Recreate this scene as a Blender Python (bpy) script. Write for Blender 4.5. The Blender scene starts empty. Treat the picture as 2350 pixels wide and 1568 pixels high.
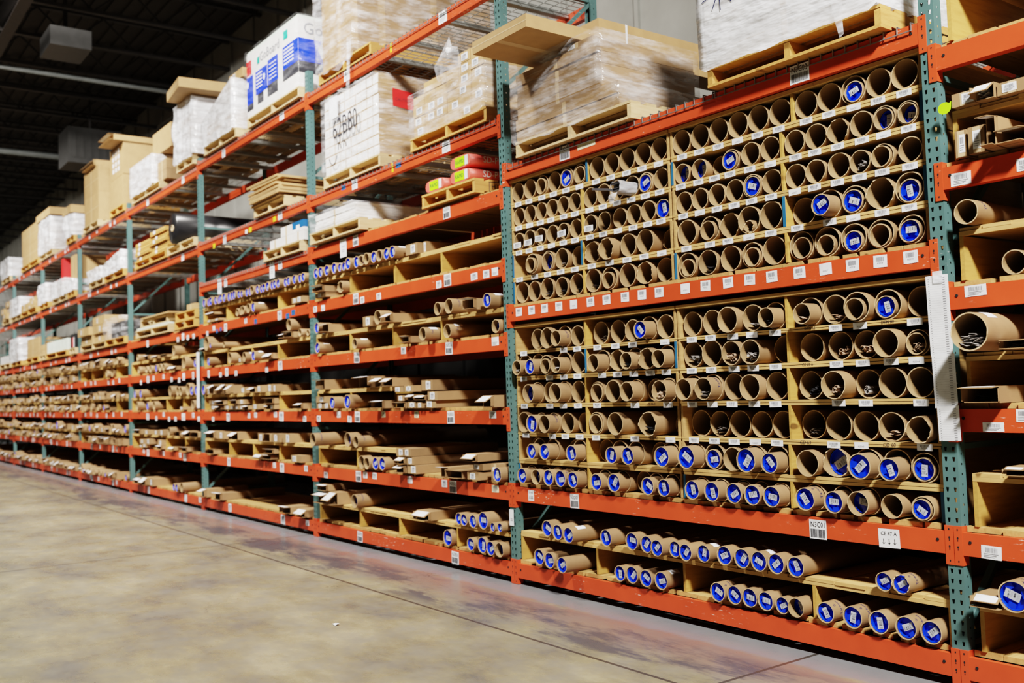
import bpy, math, random
from mathutils import Vector, Matrix, Quaternion
D=bpy.data; SC=bpy.context.scene; COL=SC.collection
rnd=random.Random(7)
R=math.radians
# ------------------------------------------------------------------ camera (surveyed from the photograph's vanishing points)
F,CX,CY,CZ,YAW,PIT,ROL=2236.44,2.67542,-4.67971,1.55651,0.9362025,0.0501672,-0.0318862
def _axes():
    c,s=math.cos(YAW),math.sin(YAW); f0=Vector((-s,c,0)); r0=Vector((c,s,0)); up=Vector((0,0,1))
    f=f0*math.cos(PIT)+up*math.sin(PIT); u0=up*math.cos(PIT)-f0*math.sin(PIT)
    return r0*math.cos(ROL)+u0*math.sin(ROL), u0*math.cos(ROL)-r0*math.sin(ROL), f
CR,CU,CF=_axes(); CAM=Vector((CX,CY,CZ))
def pj(X,Y,Z):
    v=Vector((X,Y,Z))-CAM; d=v.dot(CF)
    return 1175+F*v.dot(CR)/d, 784-F*v.dot(CU)/d
def on(px,py,axis,val):
    d=CF+CR*((px-1175)/F)+CU*((784-py)/F); t=(val-CAM[axis])/d[axis]
    return CAM+d*t
def X_at(px,Z,Y):
    a,b=-70.,8.
    for _ in range(50):
        m=(a+b)/2
        if pj(m,Y,Z)[0]<px: a=m
        else: b=m
    return a
def Z_at(px,py,Y): return on(px,py,1,Y).z
def ppm(X,Y,Z): return abs(pj(X,Y,Z+.5)[1]-pj(X,Y,Z-.5)[1])   # photo pixels per metre of height there
# survey sheets: origin and scale of each enlarged detail the measurements were read from
ZM={'A':(1160,380,8.71),'A2':(1160,540,8.71),'B':(1330,300,7.839),'B2':(1330,480,7.839),'C':(1520,100,2.613),'D':(1140,680,3.136),
    'E':(1520,600,2.45),'F':(1150,1100,3.92),'G':(1600,1100,3.133),'H':(690,420,3.563),'I':(690,820,2.904),'J':(450,400,3.921),
    'K':(450,740,3.134),'M':(180,680,3.135),'N':(0,520,4.61),'P':(60,140,3.41),'S':(0,820,4.9),'Q':(2050,0,2.613),'R':(2050,550,2.613),
    'T':(400,0,3.267),'U':(700,0,3.137),'V':(1080,0,3.92),'W':(1560,0,3.917),'0':(0,0,1)}
def zp(z,x,y): o=ZM[z]; return o[0]+x/o[2], o[1]+y/o[2]

# ------------------------------------------------------------------ materials
def _nt(name):
    m=D.materials.new(name); m.use_nodes=True; nt=m.node_tree; b=nt.nodes['Principled BSDF']; return m,nt,b
def N(nt,t,**k):
    n=nt.nodes.new(t)
    for a,v in k.items():
        if a in n.inputs: n.inputs[a].default_value=v
        else: setattr(n,a,v)
    return n
def ramp(nt,fac,stops):
    r=nt.nodes.new('ShaderNodeValToRGB'); e=r.color_ramp.elements
    while len(e)<len(stops): e.new(.5)
    for i,(p,c) in enumerate(stops): e[i].position=p; e[i].color=(*c,1) if len(c)==3 else c
    nt.links.new(fac,r.inputs[0]); return r.outputs[0]
def coords(nt,scale=(1,1,1),kind='Object'):
    tc=nt.nodes.new('ShaderNodeTexCoord'); mp=nt.nodes.new('ShaderNodeMapping'); mp.inputs['Scale'].default_value=scale
    nt.links.new(tc.outputs[kind],mp.inputs[0]); return mp.outputs[0]
def wcoords(nt,scale=(1,1,1)):
    g=nt.nodes.new('ShaderNodeNewGeometry'); mp=nt.nodes.new('ShaderNodeMapping'); mp.inputs['Scale'].default_value=scale
    nt.links.new(g.outputs['Position'],mp.inputs[0]); return mp.outputs[0]
def noise(nt,vec,scale,detail=4,rough=.6):
    n=N(nt,'ShaderNodeTexNoise',Scale=scale,Detail=detail,Roughness=rough); nt.links.new(vec,n.inputs['Vector']); return n.outputs['Fac']
def mixc(nt,fac,a,b,mode='MIX'):
    n=nt.nodes.new('ShaderNodeMix'); n.data_type='RGBA'; n.blend_type=mode
    for s,v in ((0,fac),(6,a),(7,b)):
        if hasattr(v,'is_output'): nt.links.new(v,n.inputs[s])
        elif s==0: n.inputs[0].default_value=v
        else: n.inputs[s].default_value=(*v,1)
    return n.outputs[2]
def rnd_tint(nt,col,amt=.12):
    oi=nt.nodes.new('ShaderNodeObjectInfo'); m=N(nt,'ShaderNodeMapRange'); m.inputs[3].default_value=1-amt; m.inputs[4].default_value=1+amt
    nt.links.new(oi.outputs['Random'],m.inputs[0]); h=nt.nodes.new('ShaderNodeHueSaturation'); nt.links.new(m.outputs[0],h.inputs['Value'])
    nt.links.new(col,h.inputs['Color']); return h.outputs[0]
def bump(nt,b,h,s=.3,d=.01):
    n=N(nt,'ShaderNodeBump',Strength=s,Distance=d); nt.links.new(h,n.inputs['Height']); nt.links.new(n.outputs[0],b.inputs['Normal'])
def mat_plain(name,c,rough=.6,metal=0,var=0):
    m,nt,b=_nt(name); b.inputs['Roughness'].default_value=rough; b.inputs['Metallic'].default_value=metal
    f=noise(nt,wcoords(nt),9,3); d=tuple(x*(1-.22) for x in c)
    o=ramp(nt,f,[(.3,d),(.7,c)])
    if var: o=rnd_tint(nt,o,var)
    nt.links.new(o,b.inputs['Base Color']); return m
def mat_paint(name,c,scuff,rust):
    m,nt,b=_nt(name); b.inputs['Roughness'].default_value=.42
    w=wcoords(nt,(1,1,1)); base=ramp(nt,noise(nt,w,3,5),[(.3,tuple(x*.78 for x in c)),(.7,c)])
    s=ramp(nt,noise(nt,wcoords(nt,(5,8,26)),3.2,6,.7),[(.605,(0,0,0)),(.66,(1,1,1))])
    s2=ramp(nt,noise(nt,w,1.6,3),[(.53,(0,0,0)),(.63,(1,1,1))])
    k=mixc(nt,1.0,s,s2,'MULTIPLY'); o=mixc(nt,k,base,scuff)
    g=ramp(nt,noise(nt,wcoords(nt,(9,9,5)),2.3,6,.75),[(.69,(0,0,0)),(.76,(1,1,1))]); o=mixc(nt,g,o,rust)
    nt.links.new(o,b.inputs['Base Color']); bump(nt,b,noise(nt,w,60,2),.08,.002); return m
def mat_wood(name,c1,c2,axis,rough=.75):
    m,nt,b=_nt(name); b.inputs['Roughness'].default_value=rough
    sc=[9,9,9]; sc[axis]=.9
    g=noise(nt,wcoords(nt,tuple(sc)),5,6,.62); g2=noise(nt,wcoords(nt,(3,1.2,3)),2.2,2)
    o=ramp(nt,g,[(.28,c2),(.55,c1),(.8,tuple(min(1,x*1.13) for x in c1))]); o=mixc(nt,g2,o,tuple(x*.74 for x in c1),'MIX')
    kn=ramp(nt,noise(nt,wcoords(nt,(7,2.2,7)),1.7,1),[(.73,(0,0,0)),(.8,(1,1,1))]); o=mixc(nt,kn,o,tuple(x*.45 for x in c2))
    nt.links.new(rnd_tint(nt,o,.1),b.inputs['Base Color']); bump(nt,b,g,.15,.003); return m
def mat_card(name,c,var=.13):
    m,nt,b=_nt(name); b.inputs['Roughness'].default_value=.72
    o=ramp(nt,noise(nt,wcoords(nt,(2,2,2)),4,5,.65),[(.3,tuple(x*.82 for x in c)),(.72,c)])
    nt.links.new(rnd_tint(nt,o,var),b.inputs['Base Color']); bump(nt,b,noise(nt,wcoords(nt,(30,3,30)),6,3),.12,.002); return m
M={}
M['green']=mat_paint('rack_green_paint',(.09,.17,.168),(.33,.4,.39),(.16,.07,.03))
M['orange']=mat_paint('rack_orange_paint',(.63,.082,.03),(.82,.66,.58),(.2,.03,.02))
M['pine']=mat_wood('pine_boards',(.62,.40,.16),(.42,.235,.075),0)
M['pine_y']=mat_wood('pine_planks',(.53,.335,.13),(.33,.185,.06),1)
M['pine_d']=mat_wood('weathered_pine',(.47,.30,.125),(.28,.15,.055),1)
M['ply']=mat_wood('plywood',(.53,.32,.085),(.34,.175,.04),1)
M['pal']=mat_wood('pallet_wood',(.62,.45,.25),(.4,.26,.12),1)
M['palo']=mat_wood('orange_pallet_wood',(.6,.33,.1),(.38,.18,.05),1)
M['card']=mat_card('cardboard',(.31,.195,.1))
M['tube']=mat_card('tube_board',(.265,.165,.085),.1)
M['tubeend']=mat_card('cut_board_edge',(.55,.40,.235),.08)
M['tubein']=mat_card('tube_inside',(.29,.19,.095),.1)
M['boxtan']=mat_card('tan_carton',(.45,.285,.135),.08)
M['boxwhite']=mat_card('white_carton',(.78,.76,.74),.05)
M['blue']=mat_plain('blue_plastic',(.006,.045,.72),.28)
M['bluepaint']=mat_plain('blue_edge_paint',(.02,.13,.26),.6)
M['paper']=mat_plain('white_paper',(.82,.84,.88),.6)
M['capaper']=mat_plain('cap_paper_recess_shade',(.5,.53,.6),.6)  # white paper greyed in colour to imitate shade inside the cap recess
M['yelpaper']=mat_plain('cream_paper',(.78,.72,.5),.6)
M['ink']=mat_plain('black_ink',(.03,.03,.04),.7)
M['grayink']=mat_plain('grey_ink',(.28,.29,.33),.7)
M['red']=mat_plain('red_print',(.75,.03,.03),.5)
M['lime']=mat_plain('lime_sticker',(.45,.95,.02),.5)
M['yellow']=mat_plain('yellow_sticker',(.85,.72,.03),.5)
M['navy']=mat_plain('navy_print',(.02,.025,.09),.6)
M['bluetape']=mat_plain('blue_sticker',(.02,.12,.33),.5)
M['steel']=mat_plain('galvanised_wire',(.42,.43,.42),.38,.75)
M['dark']=mat_plain('dark_gap',(.012,.011,.01),.9)
M['blackroll']=mat_plain('black_rubber',(.018,.018,.02),.3)
M['darkplastic']=mat_plain('dark_profile_plastic',(.045,.045,.05),.35,0,.5)
M['greyplastic']=mat_plain('grey_profile_plastic',(.33,.31,.3),.4,0,.4)
M['tanplastic']=mat_plain('tan_profile_plastic',(.5,.36,.26),.4,0,.2)
M['salmon']=mat_plain('salmon_bag',(.85,.16,.13),.45)
M['mint']=mat_plain('pale_board',(.72,.8,.72),.6)
M['boardblue']=mat_plain('bright_blue_print',(.012,.05,.78),.35)
M['teal']=mat_plain('teal_print',(.02,.38,.3),.5)
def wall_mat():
    m,nt,b=_nt('grey_wall_low_shade'); b.inputs['Roughness'].default_value=.85; g=nt.nodes.new('ShaderNodeNewGeometry'); s=nt.nodes.new('ShaderNodeSeparateXYZ'); nt.links.new(g.outputs['Position'],s.inputs[0])
    mr=N(nt,'ShaderNodeMapRange'); mr.inputs[1].default_value=3.0; mr.inputs[2].default_value=3.06; nt.links.new(s.outputs[2],mr.inputs[0])  # lower wall coloured near black, standing in for shade behind the racks
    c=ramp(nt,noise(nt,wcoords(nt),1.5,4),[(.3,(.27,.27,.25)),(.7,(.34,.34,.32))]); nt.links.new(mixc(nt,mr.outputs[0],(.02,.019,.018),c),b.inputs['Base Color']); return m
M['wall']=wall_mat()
M['ceil']=mat_plain('dark_roof_deck',(.045,.038,.032),.9)
M['joist']=mat_plain('dark_roof_steel',(.04,.035,.033),.7)
M['pipe']=mat_plain('grey_pipe',(.17,.185,.185),.5)
M['duct']=mat_plain('dull_dark_metal',(.05,.05,.05),.6)
def film_mat(name,lo,hi,tint=(.92,.94,1.0),bs=2.2,bst=.8):
    m,nt,b=_nt(name); out=nt.nodes['Material Output']
    b.inputs['Base Color'].default_value=(*tint,1); b.inputs['Roughness'].default_value=.1; b.inputs['Specular IOR Level'].default_value=1.0
    tr=nt.nodes.new('ShaderNodeBsdfTransparent'); mx=nt.nodes.new('ShaderNodeMixShader')
    f=noise(nt,wcoords(nt,(1.2,1.2,5)),2.4,5,.6); r=ramp(nt,f,[(.4,(lo,)*3),(.64,(hi,)*3)])
    nt.links.new(r,mx.inputs[0]); nt.links.new(tr.outputs[0],mx.inputs[1]); nt.links.new(b.outputs[0],mx.inputs[2]); nt.links.new(mx.outputs[0],out.inputs[0])
    bump(nt,b,noise(nt,wcoords(nt,(1,1,3.2)),bs,3,.5),bst,.16); return m
M['film']=film_mat('stretch_film',.03,.34)
M['filmw']=film_mat('dense_stretch_film',.45,.85,bs=3,bst=.4)
M['filmc']=film_mat('clear_bag_film',.15,.5)
def floor_mat():
    m,nt,b=_nt('sealed_concrete'); g=nt.nodes.new('ShaderNodeNewGeometry'); sep=nt.nodes.new('ShaderNodeSeparateXYZ'); nt.links.new(g.outputs['Position'],sep.inputs[0])
    X,Y=sep.outputs[0],sep.outputs[1]
    w=wcoords(nt); n1=noise(nt,wcoords(nt,(.8,1.3,1)),1.05,8,.68); n2=noise(nt,w,3.5,6,.65); n3=noise(nt,wcoords(nt,(.5,1.6,1)),1.3,6,.7)
    base=ramp(nt,n1,[(.36,(.115,.112,.1)),(.46,(.19,.168,.112)),(.54,(.245,.215,.137)),(.64,(.32,.285,.195))])
    base=mixc(nt,ramp(nt,n2,[(.42,(0,0,0)),(.62,(.6,)*3)]),base,(.18,.172,.152))
    def mth(op,a,bb=None,c=None):
        n=nt.nodes.new('ShaderNodeMath'); n.operation=op
        for i,v in enumerate((a,bb,c)):
            if v is None: continue
            if hasattr(v,'is_output'): nt.links.new(v,n.inputs[i])
            else: n.inputs[i].default_value=v
        return n.outputs[0]
    yj=mth('ADD',Y,mth('MULTIPLY',mth('SUBTRACT',n3,.5),.55))
    # traffic stains beside the rack: reddish band, dark scuffs; grey strip is painted-in sheen
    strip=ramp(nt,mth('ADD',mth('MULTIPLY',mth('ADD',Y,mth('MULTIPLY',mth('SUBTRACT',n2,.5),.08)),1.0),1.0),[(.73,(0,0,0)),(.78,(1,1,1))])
    redb=ramp(nt,mth('ADD',yj,1.0),[(.18,(0,0,0)),(.42,(.75,)*3),(.72,(.9,)*3),(.8,(0,0,0))])
    base=mixc(nt,redb,base,(.185,.13,.118))
    dk=mth('MULTIPLY',ramp(nt,n3,[(.46,(0,0,0)),(.55,(1,1,1))]),ramp(nt,mth('ADD',yj,1.0),[(.0,(0,0,0)),(.25,(1,1,1)),(.62,(1,1,1)),(.72,(0,0,0))]))
    base=mixc(nt,mth('MULTIPLY',dk,.85),base,(.06,.064,.078))
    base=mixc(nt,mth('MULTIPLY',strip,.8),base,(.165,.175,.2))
    # saw-cut joints
    def joint(c,v,wd=.012): return mth('LESS_THAN',mth('ABSOLUTE',mth('SUBTRACT',c,v)),wd)
    j=joint(Y,-.965)
    for v in (-.87,-7.68,-14.5,-21.3): j=mth('MAXIMUM',j,joint(X,v))
    j=mth('MAXIMUM',j,joint(Y,-5.8))
    crack=mth('LESS_THAN',mth('ABSOLUTE',mth('SUBTRACT',mth('ADD',X,mth('MULTIPLY',noise(nt,wcoords(nt,(1,.6,1)),1.2,5),1.6)),-3.9)),.004)
    j=mth('MAXIMUM',j,mth('MULTIPLY',crack,.6))
    base=mixc(nt,mth('MULTIPLY',j,.95),base,(.05,.045,.04))
    sp=ramp(nt,noise(nt,w,7,2),[(.75,(0,0,0)),(.78,(1,1,1))]); base=mixc(nt,mth('MULTIPLY',sp,.35),base,(.1,.1,.1))
    nt.links.new(base,b.inputs['Base Color'])
    nt.links.new(ramp(nt,n2,[(.3,(.2,)*3),(.7,(.4,)*3)]),b.inputs['Roughness']); b.inputs['Specular IOR Level'].default_value=.5
    bump(nt,b,n2,.06,.01); return m
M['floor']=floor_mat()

# ------------------------------------------------------------------ mesh collector
class MB:
    def __init__(s): s.v=[];s.f=[];s.m=[];s.sm=[]
    def add(s,vs,fs,mi=0,smooth=False):
        o=len(s.v); s.v+=[tuple(v) for v in vs]
        for f in fs: s.f.append([o+i for i in f]); s.m.append(mi); s.sm.append(smooth)
        return s
    def box(s,x0,x1,y0,y1,z0,z1,mi=0,skip=()):
        vs=[(x,y,z) for z in (z0,z1) for y in (y0,y1) for x in (x0,x1)]
        fs={'b':(0,2,3,1),'t':(4,5,7,6),'f':(0,1,5,4),'k':(2,6,7,3),'l':(0,4,6,2),'r':(1,3,7,5)}
        return s.add(vs,[f for k,f in fs.items() if k not in skip],mi)
    def bar(s,a,b,w,mi=0,h=None):
        a,b=Vector(a),Vector(b); d=(b-a).normalized(); u=d.cross(Vector((0,0,1)))
        if u.length<.01: u=Vector((1,0,0))
        u.normalize(); n=u.cross(d); h=w if h is None else h
        vs=[p+u*sx*w/2+n*sz*h/2 for p in (a,b) for sx,sz in ((-1,-1),(1,-1),(1,1),(-1,1))]
        return s.add(vs,[(0,1,2,3),(7,6,5,4),(0,4,5,1),(1,5,6,2),(2,6,7,3),(3,7,4,0)],mi)
    def tubeline(s,pts,r,mi=0,n=8):
        rings=[]
        for i,p in enumerate(pts):
            p=Vector(p); d=(Vector(pts[min(i+1,len(pts)-1)])-Vector(pts[max(i-1,0)])).normalized()
            u=d.cross(Vector((0,0,1)));
            if u.length<.05: u=d.cross(Vector((0,1,0)))
            u.normalize(); w=d.cross(u); rings.append([p+(u*math.cos(a)+w*math.sin(a))*r for a in (2*math.pi*k/n for k in range(n))])
        vs=[v for q in rings for v in q]; fs=[(i*n+k,i*n+(k+1)%n,(i+1)*n+(k+1)%n,(i+1)*n+k) for i in range(len(pts)-1) for k in range(n)]
        fs+=[tuple(range(n)),tuple(reversed(range(len(vs)-n,len(vs))))]
        return s.add(vs,fs,mi,True)
    def mesh(s,name,mats):
        me=D.meshes.new(name); me.from_pydata(s.v,[],s.f); 
        for m in mats: me.materials.append(M[m] if isinstance(m,str) else m)
        me.polygons.foreach_set('material_index',s.m); me.polygons.foreach_set('use_smooth',s.sm); me.update(); return me
    def build(s,name,mats,parent=None,loc=(0,0,0)):
        return obj(name,s.mesh(name,mats),parent,loc)
def obj(name,me,parent=None,loc=(0,0,0)):
    o=D.objects.new(name,me); COL.objects.link(o); o.location=loc
    if parent is not None: o.parent=parent
    return o
THINGS=[]   # label bookkeeping: (object, noun phrase, context phrase, sort key)
def tag(o,noun,ctx,cat,group=None,kind='thing',key=None):
    o['category']=cat; o['kind']=kind
    if group: o['group']=group
    THINGS.append((o,noun,ctx,key)); return o
def empty(name,loc=(0,0,0),rz=0):
    o=D.objects.new(name,None); COL.objects.link(o); o.location=loc; o.rotation_euler=(0,0,rz); o.empty_display_size=.1; return o
def struct(o,name=None): o['kind']='structure'; return o
ORD='zeroth first second third fourth fifth sixth seventh eighth ninth tenth eleventh twelfth thirteenth fourteenth fifteenth sixteenth seventeenth eighteenth nineteenth twentieth twenty-first twenty-second twenty-third twenty-fourth twenty-fifth twenty-sixth twenty-seventh twenty-eighth twenty-ninth thirtieth'.split()
def finish_labels():
    from collections import defaultdict
    g=defaultdict(list)
    for t in THINGS: g[(t[1],t[2])].append(t)
    for (noun,ctx),ts in g.items():
        if len(ts)==1: ts[0][0]['label']=(noun+' '+ctx).strip()
        else:
            ts.sort(key=lambda t:(t[3] if t[3] is not None else t[0].location.x))
            n=len(ts)
            for i,t in enumerate(ts):
                pos='left one' if n==2 and i==0 else 'right one' if n==2 else ('leftmost' if i==0 else 'rightmost' if i==n-1 else ORD[i+1]+' from left')
                t[0]['label']=f'{noun}, {pos}, {ctx}'.strip().rstrip(',')

# ------------------------------------------------------------------ lettering
STR=set('N3C01 N3D01 N3C03 N3D03 N3E01 N3E02 N3E03 N3E04 N3E05 N3E06 N3F01 N3F02 N3F03 N3F04 N3F05 N3F06 Tarkett GoBoard RAPID HT'.split())|{
 'CE 40 A','CE 47 A','CE 63 A','CE 60 A','CE 28 A','CE 45 A','CE 40 C','DTN 40','DTN 45','DTN 65','DTN 80','CD 20','CD 60','CD 40','CD 63','CD 43','CE 63 D','SD-P RAPID','62B80','CE 40-C','CE 48 A','CE 20 A','CE 55 A','CAUTION','wall panels','SAMPLES','CTA'}
for i in range(11,50): STR.add('N30%02d'%i)
def _texts():
    objs={}
    for s in sorted(STR):
        c=D.curves.new('t','FONT'); c.body=s; c.size=1; c.align_x='CENTER'; c.align_y='CENTER'; c.resolution_u=2
        o=D.objects.new('t',c); COL.objects.link(o); objs[s]=o
    dg=bpy.context.evaluated_depsgraph_get(); out={}
    for s,o in objs.items():
        me=D.meshes.new_from_object(o.evaluated_get(dg)); vs=[(v.co.x,v.co.y) for v in me.vertices]; fs=[tuple(p.vertices) for p in me.polygons]
        xs=[v[0] for v in vs]; w=max(xs)-min(xs); cx=(max(xs)+min(xs))/2
        out[s]=([((x-cx)/w,y/w) for x,y in vs],fs); D.meshes.remove(me)
    for o in objs.values(): c=o.data; D.objects.remove(o); D.curves.remove(c)
    return out
TXT=_texts()
def put_text(mb,s,cx,cz,w,y,mi,rot=0,hs=1.0):
    """lettering in the XZ plane facing -Y, w wide"""
    vs,fs=TXT[s]; c,n=math.cos(rot),math.sin(rot)
    mb.add([(cx+(a*w)*c-(b*w*hs)*n, y, cz+(a*w)*n+(b*w*hs)*c) for a,b in vs],fs,mi)
def quad(mb,x0,x1,z0,z1,y,mi=0): mb.add([(x0,y,z0),(x1,y,z0),(x1,y,z1),(x0,y,z1)],[(0,1,2,3)],mi)
def bars(mb,x0,x1,z0,z1,y,mi,seed,n=18):
    q=random.Random(seed); x=x0; un=(x1-x0)/(n*1.9)
    while x<x1-un:
        w=un*q.choice((.6,.6,1.1,1.6)); quad(mb,x,min(x+w,x1),z0,z1,y,mi); x+=w+un*q.choice((.6,.7,1.2))
_LC={}
def label_mesh(kind,w,h,text=None,seed=0,paper='paper'):
    k=(kind,round(w,3),round(h,3),text,seed%6,paper)
    if k in _LC: return _LC[k]
    mb=MB(); quad(mb,-w/2,w/2,-h/2,h/2,0); e=-.0012
    if kind=='sign':
        put_text(mb,text,0,h*.24,w*.8,e,1,0,1.25); bars(mb,-w*.42,w*.42,-h*.42,h*.02,e,1,seed+3,24)
    elif kind=='tag':
        if seed%6!=5: bars(mb,-w*.3,w*.3,0,h*.36,e,2,seed,12)
        if text: put_text(mb,text,0,-h*.16,w*.42,e,2)
        else:
            for i in range(3): quad(mb,-w*.36,w*(.36-.1*i),-h*.12-h*.12*i,-h*.08-h*.12*i,e,2)
    elif kind=='cap':
        bars(mb,-w*.4,w*.15,h*.08,h*.2,e,1,seed,9)
        for i in range(4): quad(mb,-w*.42,w*(.3-.07*i),h*.3+h*.045*i,h*.315+h*.045*i,e,2)
        put_text(mb,text,0,-h*.25,w*.9,e,1,0,1.2)
        for i in range(3): quad(mb,-w*.42,w*.2,-h*.12+h*.05*i,-h*.1+h*.05*i,e,2)
    elif kind=='hand':
        put_text(mb,text,0,h*.25,w*.75,e,1)
        for x in (-.26,0,.26):
            quad(mb,x*w-.002,x*w+.002,-h*.3,-h*.02,e,1)
            mb.add([(x*w-.012,e,-h*.18),(x*w,e,-h*.32),(x*w+.012,e,-h*.18),(x*w,e,-h*.27)],[(0,1,3),(1,2,3)],1)
    elif kind=='list':
        for i in range(int(h/.012)):
            z=h/2-.02-i*.012; quad(mb,-w*.46,w*.46,z,z+.0004,e,2)
            quad(mb,w*.22,w*.36,z+.004,z+.007,e,2); quad(mb,-w*.4,-w*.34,z+.004,z+.006,e,2)
    elif kind=='note':
        if text: put_text(mb,text,0,h*.1,w*.6,e,2)
        for i in range(2): quad(mb,-w*.25,w*.25,-h*.1-h*.1*i,-h*.07-h*.1*i,e,2)
    me=mb.mesh('label',[paper,'ink','grayink']); _LC[k]=me; return me
# ------------------------------------------------------------------ the room
L=3.74; RD=1.067
def room():
    X0,X1,Y0,Y1,H=-47,9,-13,2.75,9.3
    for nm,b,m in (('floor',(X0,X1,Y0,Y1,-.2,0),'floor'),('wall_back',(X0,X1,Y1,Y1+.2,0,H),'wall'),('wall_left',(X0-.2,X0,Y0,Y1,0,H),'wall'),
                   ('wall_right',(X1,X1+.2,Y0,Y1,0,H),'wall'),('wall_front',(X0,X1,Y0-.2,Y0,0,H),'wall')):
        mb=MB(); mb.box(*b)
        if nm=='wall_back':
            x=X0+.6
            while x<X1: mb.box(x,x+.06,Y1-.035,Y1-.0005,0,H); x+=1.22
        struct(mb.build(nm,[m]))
    mb=MB(); x=X0
    mb.box(X0,X1,Y0,Y1,H,H+.2)
    y=Y0
    while y<Y1-.1: mb.box(X0,X1,y,y+.11,H-.045,H-.0005); y+=.3       # ribbed steel deck
    struct(mb.build('ceiling',['ceil']))
    # open-web joists run across the aisle, girders along it
    i=0; x=-8.5
    while x>X0+.5:
        mb=MB(); zt,zb=H-.1,H-.75
        mb.box(x-.05,x+.05,Y0,Y1,zt-.06,zt); mb.box(x-.05,x+.05,Y0,Y1,zb,zb+.06)
        y=Y0; k=0
        while y<Y1-.6:
            mb.bar((x,y,zb+.05 if k%2 else zt-.05),(x,y+.6,zt-.05 if k%2 else zb+.05),.03); y+=.6; k+=1
        struct(mb.build('trim_%d'%(i+1),['joist'])); i+=1; x-=1.75
    for y in (-9.2,-1.55):
        mb=MB(); mb.box(X0,X1,y-.1,y+.1,H-.86,H-.83); mb.box(X0,X1,y-.02,y+.02,H-.82,H-.12); mb.box(X0,X1,y-.1,y+.1,H-.12,H-.09)
        i+=1; struct(mb.build('trim_%d'%i,['joist']))
    # conduits and sprinkler pipes hung under the joists
    def pipe(pts,r,lab,m='pipe'):
        mb=MB(); mb.tubeline(pts,r); o=mb.build('ceiling_pipe',[m]); tag(o,lab,'','pipe','pipes under the roof')
    pipe([(-46,-2.55,8.25),(-12,-2.55,8.25)],.05,'grey conduit running lengthwise under the dark roof, left of its twin')
    pipe([(-46,-2.3,8.27),(-12,-2.3,8.27)],.035,'thinner grey conduit running lengthwise under the dark roof')
    pipe([(-26.2,-12.8,8.43),(-26.2,2.5,8.43)],.085,'thick grey pipe crossing the dark roof low on the left')
    pipe([(-19.0,-12.8,8.44),(-19.0,2.5,8.44)],.05,'thin pale pipe crossing the dark roof near the top left')
    e=empty('unit_heater',(-21.9,1.0,7.2)); tag(e,'dark grilled heater box hanging below the crossing roof pipe','','heater')
    mb=MB(); mb.box(-.5,.5,-.6,.6,0,.85); mb.build('heater_body',['duct'],e)
    mb=MB()
    for k in range(6): mb.box(.505,.515,-.5+k*.17,-.42+k*.17,.12,.74)
    mb.build('grille',['duct'],e); mb=MB(); mb.box(-.02,.02,-.02,.02,.85,1.9); mb.build('hanger_rod',['joist'],e)
    e=empty('junction_box',(-16.3,-.7,8.0)); tag(e,'grey metal box under the roof where two pipes cross','','box')
    mb=MB(); mb.box(-.45,.45,-.35,.35,0,.35); mb.build('housing',['duct'],e); mb=MB(); mb.box(-.03,.03,-.03,.03,.35,1.38); mb.build('hanger_rod',['joist'],e)

# ------------------------------------------------------------------ the racking
def perf(mb,w,h,cols,pitch,hw,hh,fn,z0=.1,taper=.55):
    """plate w x h with punched slots; fn maps (u,z) to a point"""
    cw=w/cols; nz=int((h-z0)/pitch)
    for c in range(cols):
        u0=-w/2+c*cw; u1=u0+cw; um=(u0+u1)/2
        mb.add([fn(u0,0),fn(u1,0),fn(u1,z0),fn(u0,z0)],[(0,1,2,3)])
        for i in range(nz):
            a=z0+i*pitch; b=a+pitch; zm=(a+b)/2
            mb.add([fn(u0,a),fn(u1,a),fn(u1,b),fn(u0,b),fn(um-hw*taper,zm-hh),fn(um+hw*taper,zm-hh),fn(um+hw,zm+hh),fn(um-hw,zm+hh)],
                   [(0,1,5,4),(1,2,6,5),(2,3,7,6),(3,0,4,7)])
        t=z0+nz*pitch
        if t<h: mb.add([fn(u0,t),fn(u1,t),fn(u1,h),fn(u0,h)],[(0,1,2,3)])
_PM={}
def post_mesh(h):
    if h in _PM: return _PM[h]
    mb=MB(); w=.082; d=.07
    perf(mb,w,h,2,.0508,.0075,.011,lambda u,z:(u,0,z))
    for s in (-1,1): perf(mb,d,h,1,.0508,.004,.005,lambda u,z,s=s:(s*w/2,d/2+u,z),.075,1)
    mb.box(-w/2+.0005,-w/2+.018,d-.002,d,0,h); mb.box(w/2-.018,w/2-.0005,d-.002,d,0,h)
    me=mb.mesh('post',['green']); _PM[h]=me; return me
POSTNAME={0:'right of the wide tube bay',-1:'between the N3E bay and the tube bay',-2:'left of the N3E bay'}
def bayctx(b): return BAYS[b]
BAYS={0:'bay cut by right edge',1:'second bay from right',2:'third bay from right',3:'fourth bay from right',4:'fifth bay from right',5:'sixth bay from right',
      6:'seventh bay from right',7:'eighth bay from right',8:'ninth bay from right',9:'tenth bay from right'}
LEVN={0:'lowest',1:'second lowest',2:'third lowest',3:'fourth lowest',4:'fifth lowest',5:'sixth lowest',6:'wire-decked upper',7:'topmost'}
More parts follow.
